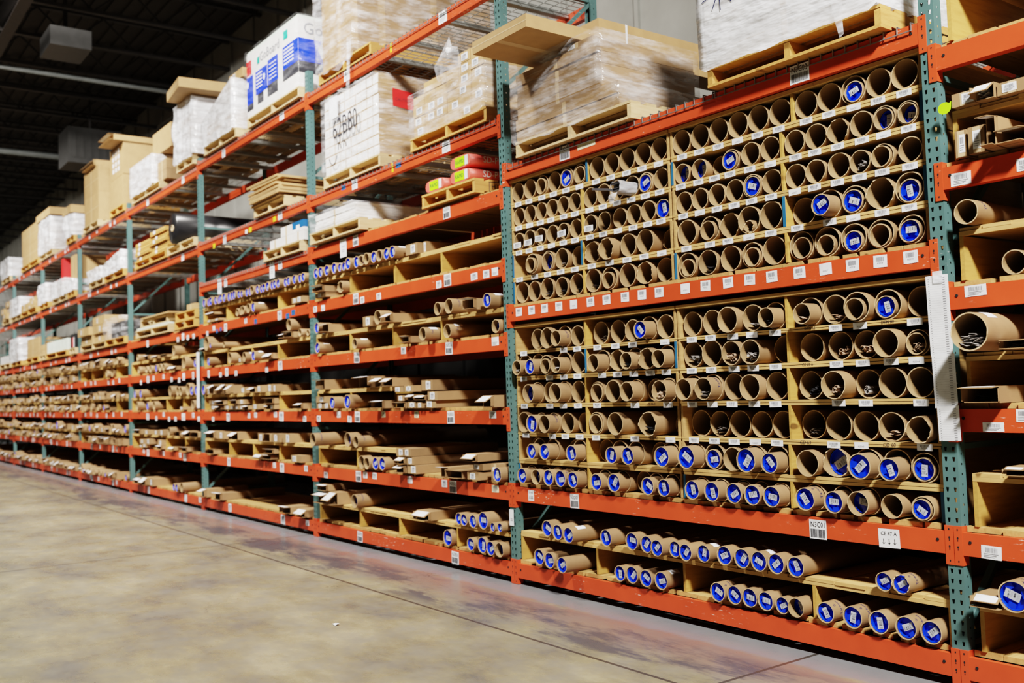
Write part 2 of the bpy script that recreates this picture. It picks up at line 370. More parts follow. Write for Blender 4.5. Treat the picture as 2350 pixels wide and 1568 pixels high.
def frame(k):
    h={1:6.6,0:6.6,-1:6.6,-2:5.27}.get(k,5.06)
    e=empty('rack_upright_frame',(k*L,0,0))
    where=POSTNAME.get(k) or ('at far right outside edge' if k==1 else f'{ORD[-k+1]} upright from the right')
    tag(e,'green perforated steel upright frame',where,'rack upright','rack upright frames')
    obj('front_post',post_mesh(h),e,(0,0,0)); o=obj('rear_post',post_mesh(h),e,(0,RD,0)); o.rotation_euler.z=math.pi
    mb=MB()
    z=.25; i=0
    while z<h-.3:
        mb.bar((0,.06,z),(0,RD-.06,z),.035,0,.03)
        if z+.95<h-.1: mb.bar((0,.06,z+.03),(0,RD-.06,z+.92),.035,0,.03)
        z+=.95
    mb.build('bracing',['green'],e)
    for y,s in ((0,-1),(RD,1)):
        mb=MB(); mb.box(-.041 if s<0 else -.06,.041 if s<0 else .06,y+.001 if s<0 else y-.08,y+.08 if s<0 else y-.001,0,.008); mb.build('foot_plate',['green'],e)
    return e
LZ=[.168,.779,1.392,2.004,2.613,3.216,3.808,4.985]
def beam(b,z,labels=(),rear=False,lev='',h=.113):
    """b = bay index; beam from post -b to post -b+1, its top at z.  labels: (X,dz,w,h,kind,text,paper)"""
    x0,x1=-b*L,-(b-1)*L; y=0 if not rear else RD
    e=empty('rack_beam',((x0+x1)/2,y,z)); half=L/2
    nm='orange steel rear beam' if rear else 'orange steel front beam'
    tag(e,nm,f'at {lev} level of {bayctx(b)}','rack beam','rack beams')
    s=1 if not rear else -1
    mb=MB(); a=half-.0455; ya,yb=(-.004,.05) if not rear else (-.05,.004)
    mb.box(-a,a,ya,yb,-h,-.03 if not rear else 0)
    if not rear: mb.box(-a,a,ya,ya+.03,-.03,0)
    mb.build('beam_body',['orange'],e)
    if rear: return e
    for sx in (-1,1):
        mb=MB(); xo=sx*(half-.002); xi=sx*(half-.0425); lo,hi=min(xo,xi),max(xo,xi)
        mb.box(lo,hi,-.006,-.0005,-.165,.03)
        xe=sx*(half-.0455); mb.box(min(xi,xe),max(xi,xe),-.006,.05,-.165,.03)
        xm=(lo+hi)/2
        for dz,r in ((.012,.004),(-.03,.005),(-.042,.003),(-.075,.005),(-.087,.003),(-.145,.004)):
            mb.add([(xm+r*math.cos(t),-.0068,dz+r*1.4*math.sin(t)) for t in (math.pi*q/4 for q in range(8))],[tuple(range(8))],1)
        mb.build('end_connector',['orange','dark'],e)
        mb=MB(); xb=sx*(half-.085)
        mb.add([(xb+.008*math.cos(t),-.0076,-.045+.008*math.sin(t)) for t in (math.pi*q/4 for q in range(8))]+[(xb+.008*math.cos(t),-.004,-.045+.008*math.sin(t)) for t in (math.pi*q/4 for q in range(8))],
               [tuple(range(8))]+[(q,8+q,8+(q+1)%8,(q+1)%8) for q in range(8)]); mb.build('bolt',['dark'],e)
    for i,(X,dz,w,hh,kind,text,paper) in enumerate(labels):
        if kind!='note': hh=min(hh,.108)
        dz=min(dz,.055-hh/2); X=max(x0+.062+w/2,min(X,x1-.062-w/2))
        o=obj({'sign':'location_label','hand':'handwritten_label','note':'paper_note'}.get(kind,'price_label'),label_mesh(kind,w,hh,text,i*7+b,paper),e,(X-(x0+x1)/2,-.0058,dz-h/2))
        o.rotation_euler.y=rnd.uniform(-.03,.03)
        if kind=='sign': o['label']='location label printed '+text
    return e
def lab(z,x,y,Zl,w,h,kind='tag',text=None,paper='paper',tall=None):
    """label from its centre in the photograph -> entry for beam()"""
    px,py=zp(z,x,y); p=on(px,py,1,-.006); return (p.x,p.z-Zl+.113/2,w,h,kind,text,paper)
def wire_deck(b,z,x0,x1,lev,n=''):
    e=empty('wire_deck',((x0+x1)/2,0,z)); tag(e,f'galvanised wire mesh deck',f'on {lev} level of {bayctx(b)}','wire deck','wire decks')
    w=(x1-x0)/2; mb=MB(); nx=int((x1-x0)/.0775)
    for i in range(nx+1):
        x=-w+(x1-x0)*i/nx
        mb.box(x-.003,x+.003,-.012,RD,.004,.01); mb.box(x-.003,x+.003,-.014,-.008,-.035,.01)
    for j in range(9):
        y=.06+j*(RD-.1)/8; mb.box(-w,w,y-.003,y+.003,.0005,.004)
    mb.box(-w,w,-.0205,-.0145,-.038,-.032)
    mb.build('wire_grid',['steel'],e)
    for i in range(3):
        x=-w*.72+i*w*.72; mb=MB(); mb.box(x-.03,x+.03,.056,RD-.056,-.045,-.0025); mb.build('support_channel',['steel'],e)
    return e
def plank_deck(b,z,lev,x0=None,x1=None,t=.03,seed=0,y0=.035):
    q=random.Random(seed+b*31+int(z*100)); x0=-b*L+.05 if x0 is None else x0; x1=-(b-1)*L-.05 if x1 is None else x1
    mb=MB(); x=x0; c=(x0+x1)/2
    while x<x1-.05:
        w=min(q.choice((.085,.12,.14,.14,.19)),x1-x); yy=y0+q.uniform(-.012,.014)
        mb.box(x-c,x+w-c,yy,RD-.03,.001,t+q.uniform(-.003,0)); x+=w+q.choice((.004,.004,.012,.03,.05))
    o=mb.build('plank_deck',['pine_y'],None,(c,0,z)); tag(o,'loose pine planks laid across beams',f'on {lev} level of {bayctx(b)}','plank deck','plank decks'); return o
DIV=[]
def clear(X,hw,zs):
    """keep an item standing under a timber shelf off the uprights"""
    for b,z0,ds in DIV:
        if abs(z0-zs)<.003 and -b*L<X<-(b-1)*L:
            for d in ds:
                if abs(X-d)<hw+.013: X=d+(hw+.014)*(1 if X>d else -1)
    return X
def board_unit(b,z0,z1,divs,lev,x0=None,x1=None,seed=1,y0=.03,planked=True):
    """low timber shelf: one planked board at z1 carried by uprights standing at z0"""
    x0=-b*L+.055 if x0 is None else x0; x1=-(b-1)*L-.055 if x1 is None else x1; c=(x0+x1)/2
    DIV.append((b,z0,list(divs))); e=empty('timber_shelf',(c,0,z0)); tag(e,'low pine shelf with plywood dividers',f'on {lev} level of {bayctx(b)}','timber shelf','timber shelves')
    q=random.Random(seed+b*17+int(z0*50)); H=z1-z0; mb=MB(); x=x0
    mb.box(x0-c,x1-c,y0,y0+.02,H-.042,H-.02); mb.box(x0-c,x1-c,y0+.02,RD-.06,H-.03,H-.022)
    while x<x1-.01:
        w=min(q.choice((.085,.12,.14,.14,.19,.24)),x1-x); mb.box(x-c,x+w-c,y0+q.uniform(-.008,.016),RD-.05,H-.0195,H-q.uniform(0,.003)); x+=w+q.choice((.002,.003,.003,.012))
    mb.build('shelf_board',['pine'],e)
    for i,x in enumerate([x0+.011]+list(divs)+[x1-.011]):
        mb=MB(); mb.box(x-.009-c,x+.009-c,y0+.02,RD-.07,.0005,H-.0425); mb.box(x-.011-c,x+.011-c,y0+.001,y0+.0195,.0005,H-.0425)
        mb.build('side_panel' if i in (0,len(divs)+1) else 'divider',['ply'],e)
    return e

# ------------------------------------------------------------------ cardboard tubes (root mesh is the tube, unit radius, real length)
_TM={}
def tube_mesh(var,Lg,wall):
    k=(var,Lg,round(wall,2))
    if k in _TM: return _TM[k]
    q=random.Random(var*13+1); n=36; ri=1-wall; mb=MB(); ph=[q.uniform(0,6.28) for _ in range(4)]
    def jag(t):
        if var%5==0: return 0
        a={1:.0015,2:.0025,3:.005,4:.013}[var%5]
        return a*(math.sin(t*2+ph[0])*.5+math.sin(t*5+ph[1])*.35+math.sin(t*11+ph[2])*.3)
    T=[2*math.pi*i/n for i in range(n)]
    def ring(r,f,wob=0): return [(r*math.cos(t)*(1-wob+wob*math.sin(2*t+ph[3])),f(t),r*math.sin(t)*(1-wob-wob*math.sin(2*t+ph[3]))) for t in T]
    wob={0:0,1:.008,2:.012,3:.015,4:.02}[var%5]
    A=ring(1,lambda t:Lg,0); B=ring(1,lambda t:jag(t)+.001,wob); B2=ring(1,lambda t:.05,wob*.5); C2=ring(ri,lambda t:jag(t)+.001,wob); C3=ring(ri,lambda t:.05,wob*.5); Dd=ring(ri,lambda t:Lg,0)
    vs=A+B2+B+C2+C3+Dd
    mb.v=vs
    for a,b,m in ((0,1,0),(1,2,0),(2,3,1),(3,4,2),(4,5,2)):
        for i in range(n):
            j=(i+1)%n; mb.f.append([a*n+i,b*n+i,b*n+j,a*n+j]); mb.m.append(m); mb.sm.append(m!=1)
    mb.f.append([5*n+i for i in range(n)]); mb.m.append(2); mb.sm.append(False)  # added unseen disc closing the back end to keep light out
    mb.f.append([i for i in reversed(range(n))]); mb.m.append(0); mb.sm.append(False)
    me=mb.mesh('tube',['tube','tubeend','tubein']); _TM[k]=me; return me
_CM={}
def cap_mesh(ri):
    k=round(ri,2)
    if k in _CM: return _CM[k]
    mb=MB(); n=32; T=[2*math.pi*i/n for i in range(n)]; r=ri*.985
    rings=[(r,.03),(r,.004),(r*.94,.002),(r*.90,.004),(r*.88,.026),(0,.026)]
    vs=[]
    for rr,y in rings[:-1]: vs+=[(rr*math.cos(t),y,rr*math.sin(t)) for t in T]
    fs=[(a*n+i,(a+1)*n+i,(a+1)*n+(i+1)%n,a*n+(i+1)%n) for a in range(4) for i in range(n)]+[tuple(4*n+i for i in range(n))]
    mb.add(vs,fs,0,True); mb.sm[-1]=False
    for a in (0,2.2,4.0):          # pull lugs around the cup
        c,s=math.cos(a),math.sin(a); rr=r*.66
        pts=[(-.14,-.24),(.2,-.24),(.2,.24),(-.14,.24)]
        vs=[((rr+u)*c-v*s,y,(rr+u)*s+v*c) for y in (.008,.0255) for u,v in pts]
        mb.add(vs,[(0,1,2,3),(4,7,6,5),(0,4,5,1),(1,5,6,2),(2,6,7,3),(3,7,4,0)])
    me=mb.mesh('cap',['blue']); _CM[k]=me; return me
CAPTXT=['CE 47 A','CE 40 A','CE 63 A','DTN 40','CE 48 A','DTN 45','CE 45 A','CE 28 A','CE 20 A','CD 20','DTN 65','CE 60 A','CE 55 A']
_PT={}
def print_mesh(text,seed,swirl):
    k=(text,seed%3,swirl)
    if k in _PT: return _PT[k]
    q=random.Random(seed%3+5); mb=MB(); vs,fs=TXT[text]; a0=q.uniform(.4,.9); r=1.006; y0=.07 if swirl else .075
    # lettering runs around the tube near its mouth
    mb.add([(r*math.cos(a0+a*1.5),y0-b*.085,r*math.sin(a0+a*1.5)) for a,b in vs],fs)
    if swirl:
        pts=[(a0+.25+.16*(1-i/22)*math.cos(i*.42),.03+.011*(1-i/22)*math.sin(i*.42)) for i in range(22)]
        for (t0,u0),(t1,u1) in zip(pts,pts[1:]):
            mb.add([(r*math.cos(t0),u0-.002,r*math.sin(t0)),(r*math.cos(t0),u0+.002,r*math.sin(t0)),(r*math.cos(t1),u1+.002,r*math.sin(t1)),(r*math.cos(t1),u1-.002,r*math.sin(t1))],[(0,1,2,3)])
    me=mb.mesh('print',['navy']); _PT[k]=me; return me
NT=[0]
def tube(X,Y,Zc,r,kind='o',ctx='',group=None,Lg=None,text=None,printed=None,var=None,rot=None,noun=None,wall=None,sticker=False):
    """kind o open, b capped flush, r cap pushed in deep"""
    NT[0]+=1; i=NT[0]; q=random.Random(i*77+5); Lg=Lg or 1.6; wall=wall or min(.16,.0048/r)
    if var is None: var=q.choice((0,0,1,1,1,2,2,3)) if kind=='o' else q.choice((0,0,1,1,2))
    me=tube_mesh(var+5*(i%2),Lg,wall); capped=kind!='o'
    o=obj('capped_tube' if capped else 'cardboard_tube',me,None,(X,Y,Zc)); o.scale=(r,1,r)
    rim=.03 if kind=='r' else 0
    nn=noun or ('blue-capped cardboard tube' if kind=='b' else 'recessed-cap cardboard tube' if kind=='r' else 'open cardboard tube')
    tag(o,nn,ctx,'capped tube' if capped else 'tube',group)
    if capped:
        dep=.006 if kind=='b' else .05
        c=obj('end_cap',cap_mesh(1-wall),o,(0,dep,0)); c.rotation_euler.y=q.uniform(0,6.28) if rot is None else rot; c['label']='blue plastic end cap'
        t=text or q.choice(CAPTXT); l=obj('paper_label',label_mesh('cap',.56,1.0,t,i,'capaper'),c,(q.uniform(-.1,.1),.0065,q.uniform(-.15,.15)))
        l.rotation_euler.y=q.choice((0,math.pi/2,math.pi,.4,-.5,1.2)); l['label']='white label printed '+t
    if printed: obj('printed_lettering',print_mesh(printed,i,capped),o)
    if sticker:
        mb=MB(); a0=.75; pts=[(a0+.75*k/6) for k in range(7)]
        for t0,t1 in zip(pts,pts[1:]): mb.add([(1.01*math.cos(t0),.06,1.01*math.sin(t0)),(1.01*math.cos(t1),.06,1.01*math.sin(t1)),(1.01*math.cos(t1),.14,1.01*math.sin(t1)),(1.01*math.cos(t0),.14,1.01*math.sin(t0))],[(0,1,2,3)])
        mb.build('side_sticker',['paper'],o)
    o['r']=r; o['ri']=r*(1-wall); return o
def strips(X,Y,Zb,w,h,ctx,noun,mat='greyplastic',n=8,Lg=.5,curl=False,seed=0,down=0):
    """loose trim profiles lying in or poking out of a tube; a bundle nobody could count"""
    q=random.Random(seed+int(abs(X)*1000)); mb=MB()
    for i in range(n):
        x=q.uniform(-w/2,w/2); z=q.uniform(.003,h)*(1-(2*x/w)**2*.5)+ (2*x/w)**2*down; y0=q.uniform(-.02,.03)
        if curl:
            r=q.uniform(.006,.012); a0=q.uniform(0,6); pts=[(x+r*math.cos(a0+t*.7),y0,z+r+r*math.sin(a0+t*.7)) for t in range(7)]
            for (p,p2) in zip(pts,pts[1:]): mb.add([p,p2,(p2[0],y0+Lg,p2[2]),(p[0],y0+Lg,p[2])],[(0,1,2,3)])
            for (p,p2) in zip(pts,pts[1:]):
                d=(Vector(p2)-Vector(p)).normalized()*.0; mb.add([(p[0],y0-.001,p[2]-.0012),(p2[0],y0-.001,p2[2]-.0012),(p2[0],y0-.001,p2[2]+.0012),(p[0],y0-.001,p[2]+.0012)],[(0,1,2,3)])
        else:
            a=q.uniform(-.5,.5); l=q.uniform(.02,.05)*min(1,w/.09); c,s=math.cos(a)*l/2,math.sin(a)*l/2; t=.0018
            P=[(x-c,z-s),(x+c,z+s)]
            mb.add([(P[0][0],y0,P[0][1]),(P[1][0],y0,P[1][1]),(P[1][0],y0,P[1][1]+t),(P[0][0],y0,P[0][1]+t),(P[0][0],y0+Lg,P[0][1]),(P[1][0],y0+Lg,P[1][1]),(P[1][0],y0+Lg,P[1][1]+t),(P[0][0],y0+Lg,P[0][1]+t)],
                   [(0,1,2,3),(3,2,6,7),(0,4,5,1),(1,5,6,2),(0,3,7,4)])
    o=mb.build('trim_strips',[mat],None,(X,Y,Zb)); tag(o,noun,ctx,'trim strips','loose trim strips',kind='stuff'); return o

# ------------------------------------------------------------------ cartons, pallets, wrapped loads
def carton(X,Y,Zb,W,H,Dp,style='closed',noun=None,ctx='',group='long cartons on the shelves',mat='card',rz=0,lean=0,seed=0,name='carton',stick=True,flapw=True):
    """long box lying back into the rack; X is the centre of its front, style closed / open / crumpled"""
    q=random.Random(seed+int(abs(X)*997+Zb*131)); e=empty(name,(X,Y,Zb),rz); t=.004; hw=W/2
    mb=MB()
    if style=='closed':
        mb.box(-hw,hw,0,Dp,0,H)
        mb.build('carton_body',[mat],e); mb=MB(); mb.box(-.018,.018,-.0012,.0,H*.02,H*.98); mb.build('tape',['tubeend'],e)
        if stick:
            w=min(W*.5,.08); h=min(H*.72,.09); o=obj('carton_label',label_mesh('tag',round(w,2),round(h,2),None,q.randint(0,4)),e,(q.uniform(-.2,.2)*W,-.002,H*.5))
    else:
        dz=(lambda:q.uniform(-.12,.12)*H) if style=='crumpled' else (lambda:0)
        z=[dz()*.3,dz()*.3,H+dz(),H+dz()]
        for a,b,c,d in ((-hw,hw,0,t),(-hw,hw,H-t,H)): mb.box(a,b,.0,Dp,c,d)
        mb.box(-hw,-hw+t,0,Dp,t,H-t); mb.box(hw-t,hw,0,Dp,t,H-t); mb.box(-hw,hw,Dp-t,Dp,t,H-t)
        mb.build('carton_body',[mat],e)
        f=min(H*.9,.11)
        def flap(p0,p1,d,lab=False):
            p0,p1,d=Vector(p0),Vector(p1),Vector(d); dn=d.normalized(); n=(p1-p0).cross(d).normalized()*.0018; w=q.uniform(-.1,.1)
            e1=(p1-p0)*w; vs=[p0,p1,p1+d+e1*.3,p0+d+e1]; m=MB(); m.add([v+n for v in vs]+[v-n for v in vs],[(0,1,2,3),(7,6,5,4),(0,4,5,1),(1,5,6,2),(2,6,7,3),(3,7,4,0)])
            fo=m.build('flap',[mat],e)
            if lab:
                m=MB(); c=(vs[0]+vs[1]+vs[2]+vs[3])/4
                for k in (1,-1): m.add([c+(v-c)*.82+n*1.6*k for v in vs],[(0,1,2,3) if k>0 else (3,2,1,0)])
                m.build('flap_label',['paper'],fo)
        up=q.uniform(-.75,.25); flap((-hw,0,H-.002),(hw,0,H-.002),(q.uniform(-.05,.05)*f,-f,f*up),True)
        if q.random()<.75: flap((-hw,0,.004),(hw,0,.004),(q.uniform(-.1,.1)*f,-f*.8,-f*.0+.002))
        if q.random()<.6: flap((-hw+.002,0,.01),(-hw+.002,0,H-.01),(-.012,-f*.5,0))
        if q.random()<.6: flap((hw-.002,0,.01),(hw-.002,0,H-.01),(.012,-f*.45,0))
    nn=noun or {'closed':'closed carton','open':'open-flapped carton','crumpled':'crumpled open carton'}[style]
    tag(e,nn,ctx,'carton' if name=='carton' else 'box',group); return e
def pallet(X0,X1,Y0,Zb,ctx,Dp=1.0,H=.125,mat='pal',noun='wooden pallet',boards=True,stamp=False,fb=True):
    c=(X0+X1)/2; pb=math.ceil(-c/L); X0=max(X0,-pb*L+.07); X1=min(X1,-(pb-1)*L-.07); c=(X0+X1)/2; w=(X1-X0)/2; e=empty('pallet',(c,Y0,Zb)); tag(e,noun,ctx,'pallet','pallets')
    b=.018; mb=MB(); n=7
    for i in range(n): y=i*(Dp-.1)/(n-1); mb.box(-w,w,y,y+.098,H-b,H)
    mb.build('top_deck',[mat],e)
    if fb:
        mb=MB()
        for y in (0,(Dp-.1)/2,Dp-.1): mb.box(-w,w,y,y+.098,.0008,b)
        mb.build('bottom_deck',[mat],e)
    for x in (-w,-.019,w-.038):
        mb=MB(); mb.box(x,x+.038,.004,Dp-.004,b+.0004,H-b-.0004); mb.build('stringer',[mat],e)
    if stamp:
        mb=MB()
        vs,fs=TXT['HT']; x=w+.001
        mb.add([(x,.22+a*.08,H*.5+z*.08) for a,z in vs],fs)
        for (a0,a1,z0,z1) in ((.15,.29,.02,.026),(.15,.29,.1,.106),(.15,.156,.02,.106),(.284,.29,.02,.106)): mb.add([(x,a0,z0),(x,a1,z0),(x,a1,z1),(x,a0,z1)],[(0,1,2,3)])
        mb.build('treatment_stamp',['ink'],e)
    return e
def film(X0,X1,Y0,Y1,Z0,Z1,ctx,noun='clear stretch wrap',mat='film',seed=0,amp=.012,skirt=.0,slope=0.,top=True,step=None,group='stretch wraps'):
    """thin plastic wrap pulled round a load: rippled sides, draped lower edge"""
    from mathutils import noise as mn
    mb=MB(); c=((X0+X1)/2,Y0); nx=26; nz=16; w=(X1-X0)/2; d=Y1-Y0; H=Z1-Z0
    per=[(-w+2*w*i/nx,0.) for i in range(nx+1)]+[(w,d*i/10) for i in range(1,11)]+[(w-2*w*i/10,d) for i in range(1,11)]+[(-w,d-d*i/10) for i in range(1,10)]
    n=len(per); vs=[]
    for j in range(nz+1):
        t=j/nz
        for (x,y) in per:
            z=Z0+H*t; s=mn.noise(Vector((x*3+seed,y*3,z*2.2)))*amp+mn.noise(Vector((x*11+seed,y*11,z*5)))*amp*.5
            a=math.atan2(y-d/2,x/ max(w,.01)*d/2); out=1+ (abs(s))/max(w,.2)
            zz=z-Z0
            if j==nz: zz+=slope*(x+w)/(2*w)-slope
            else: zz=zz*(1+(slope*(x+w)/(2*w)-slope)/H)
            if j==0 and y==0 and abs(x)<w*.995: zz-=skirt*(.35+.65*abs(mn.noise(Vector((x*4+seed*3,y*4,1.7)))))
            vs.append((x*out,(y-d/2)*out+d/2-(.004 if y==0 else 0),zz))
    fs=[(j*n+i,j*n+(i+1)%n,(j+1)*n+(i+1)%n,(j+1)*n+i) for j in range(nz) for i in range(n)]
    mb.add(vs,fs,0,True)
    if top: mb.f.append([nz*n+i for i in range(n)]); mb.m.append(0); mb.sm.append(False)
    o=mb.build('stretch_wrap',[mat],None,(c[0],Y0,Z0)); tag(o,noun,ctx,'plastic wrap',group); return o
def stack(X0,X1,Y0,Dp,Zb,hs,noun,ctx,nx=1,mat='boxtan',jit=.008,group=None,stick=None,name='shipping_box',seed=0,gap=.003,wsticker=False):
    """layers of boxes, every box its own thing"""
    q=random.Random(seed+int(abs(X0)*100)); z=Zb; out=[]
    for li,h in enumerate(hs):
        w=(X1-X0)/nx
        for i in range(nx):
            jx=q.uniform(0,jit); x0=X0+i*w+gap/2; x1=X0+(i+1)*w-gap/2
            e=empty(name,((x0+x1)/2,Y0+q.uniform(0,jit),z)); mb=MB(); ww=(x1-x0)/2
            mb.box(-ww,ww,0,Dp-jit,0,h-.002); mb.build('carton_body',[mat],e)
            if stick: obj('carton_label',label_mesh('tag',min(.12,ww*1.3),min(.1,h*.6),None,(li*7+i)%5),e,(q.uniform(-.15,.15)*ww,-.002,h*.5))
            else:
                mb=MB(); mb.box(-.02,.02,-.001,-.0001,.002,h-.004); mb.box(-ww*.99,ww*.99,-.0008,-.0001,h*.48,h*.5); mb.build('tape',['tubeend'],e)
            rown='' if len(hs)==1 else ('bottom layer' if li==0 else 'top layer' if li==len(hs)-1 else ORD[li+1]+' layer up')
            tag(e,noun,(rown+' '+ctx).strip(),'box',group); out.append(e)
        z+=h
    return out
# ------------------------------------------------------------------ bay with the two pigeonhole blocks of tubes
SEC=['first','second','third','fourth']
def band_labels(shelf,xs,z,cx,seed,skip=()):
    for i,x in enumerate(xs):
        if i in skip: continue
        q=random.Random(seed*31+i); w=.088
        o=obj('shelf_label',label_mesh('tag',w,.036,'N30%02d'%(11+(seed*5+i)%39),seed+i),shelf,(x-cx+q.uniform(-.008,.008),.0385,z-.0012-q.uniform(0,.003)))
        o.rotation_euler.y=q.uniform(-.02,.02)
def block(name,which,rows,top,unitx,floors,bands,blues,data,notes={}):
    """rows of tubes in two side-by-side pine pigeonhole units.  data[row][section] = tuples read from the photograph"""
    units=[]
    for u,(x0,x1) in enumerate(unitx):
        c=(x0+x1)/2; e=empty('pigeonhole_unit',(c,0,floors[-1][0])); zb=floors[-1][0]
        tag(e,f'pine pigeonhole unit holding cardboard tubes,',f'{"left" if u==0 else "right"} half of {which} tube block','pigeonhole unit','pigeonhole units')
        mb=MB(); mb.box(x0-c,x1-c,.03,1.04,top-.022-zb,top-zb); mb.build('top_board',['pine'],e); units.append((e,c,zb))
        e['shelves']=0
    shelves={}
    for r,(fz,bz) in enumerate(floors):
        for u,(x0,x1) in enumerate(unitx):
            e,c,zb=units[u]
            if bz is not None:
                mb=MB(); m=(fz+bz)/2; mb.box(x0-c,x1-c,.0402,1.04,m+.0015-zb,fz-zb); mb.box(x0-c+.004,x1-c-.004,.0415,1.04,bz-zb,m-.0015-zb); mb.box(x0-c+.004,x1-c-.004,.05,1.03,m-.0014-zb,m+.0014-zb,1)
                shelves[r,u]=mb.build('shelf',['pine','dark'],e)
    for r,(fz,bz) in enumerate(floors):
        ceil=(top-.022) if r==0 else floors[r-1][1]
        for s in range(4):
            u=s//2; x0,x1=unitx[u]; dv=rows[r][u]; e,c,zb=units[u]
            a=(x0+.018) if s%2==0 else dv+.0105; b=dv-.0105 if s%2==0 else x1-.018
            # uprights for this pigeonhole
            ends=[('side_panel',x0+.009)] if s%2==0 else [('divider',dv),('side_panel',x1-.009)]
            for nm,x in ends:
                bl=(r,nm,s) in blues; mb=MB(); mb.box(x-c-.009,x-c+.009,.042,1.03,fz-zb+.0006,ceil-zb-.0006); 
                if bl: mb.box(x-c-.0095,x-c+.0095,.0385,.0419,fz-zb+.0006,ceil-zb-.0006,1)
                o=mb.build(nm,['ply' if nm=='divider' else 'pine_d','bluepaint'],e)
                if bl: o['label']='upright with blue painted front edge'
            ctx=f'{ORD[r+1]} row, {SEC[s]} section, {which} block'
            outs=[]; inn=[]
            for it in data[r][s]:
                z,x,y,h=it[:4]; fl=it[4] if len(it)>4 else ''; yy=float(it[5]) if len(it)>5 else None
                px,py=zp(z,x,y); hp=h/ZM[z][2]
                Y=yy if yy is not None else (-.045 if 'p' in fl else .044)
                X=X_at(px,fz+.08,Y); rad=hp/2/ppm(X,Y,fz+.08)
                kind='b' if 'b' in fl else 'r' if 'r' in fl else 'o'
                if 'n' in fl or 'p' in fl:
                    if 'n' in fl: outs[-1]['inner']=len(inn)
                    else: outs.append(dict(X=X,r=None,Y=.048,kind='o',inner=len(inn),fl='h'))
                    inn.append(dict(X=X,r=rad,Y=Y if 'p' in fl else outs[-1]['Y']-.004,kind=kind,out=len(outs)-1,fl=fl))
                else: outs.append(dict(X=X,r=rad,Y=Y,kind=kind,inner=None,fl=fl))
            rs=[o['r'] for o in outs if o['r']]; rmax=(ceil-fz)/2-.0025; rmed=sorted(rs)[len(rs)//2] if rs else rmax*.95
            n=len(outs)
            for o in outs: o['r']=min(o['r'] or rmed,rmax-(.011 if o['Y']<.042 else 0))
            sp=lambda: outs[0]['r']+outs[-1]['r']+sum(2*math.sqrt(p['r']*q['r']) for p,q in zip(outs,outs[1:]))
            W=b-a-.004
            for _ in range(6):
                if sp()>W:
                    k=W/sp()*.998
                    for o in outs: o['r']*=k
            for _ in range(2):
                outs[0]['X']=max(outs[0]['X'],a+.002+outs[0]['r'])
                for p,q in zip(outs,outs[1:]): q['X']=max(q['X'],p['X']+2*math.sqrt(p['r']*q['r'])*1.003)
                outs[-1]['X']=min(outs[-1]['X'],b-.002-outs[-1]['r'])
                for p,q in reversed(list(zip(outs,outs[1:]))): p['X']=min(p['X'],q['X']-2*math.sqrt(p['r']*q['r'])*1.003)
            for o in outs:
                q=random.Random(int(o['X']*5000)); lg=1.6
                o['obj']=tube(o['X'],o['Y']+q.uniform(0,.01),fz+.0008+o['r'],o['r'],o['kind'],ctx,which+' block tubes',var=0 if o['inner'] is not None else 4 if 't' in o['fl'] else 0 if ('h' in o['fl'] or r==0 and which=='upper') else None)
            for k in inn:
                o=outs[k['out']]; ri=o['obj']['ri']; k['r']=min(k['r'],ri*.93); dmax=(ri-k['r'])*.55; dx=max(-dmax,min(dmax,k['X']-o['X']))
                zc=o['obj'].location.z-math.sqrt(max(0,(ri-k['r'])**2-dx*dx))+.0012
                fl=k['fl']; noun=None
                base={'b':'small blue-capped tube','r':'small recessed-cap tube','o':'small open tube'}[k['kind']]
                noun=base+(' poking from another' if 'p' in fl else ' nested inside another')
                k['obj']=tube(o['X']+dx,k['Y'],zc,k['r'],k['kind'],ctx,which+' block tubes',noun=noun,printed='Tarkett' if 'T' in fl else None,Lg=1.5,sticker='s' in fl,var=4 if 't' in fl else None)
            if (r,u) in shelves:
                xs=[o['X'] for o in outs]; e,c,zb=units[u]
                band_labels(shelves[r,u],xs,(fz-.0195)-zb,c,r*4+s+(30 if which=='lower' else 0),notes.get((r,s),()))
            data[r][s]=(outs,inn,ctx)
    return data
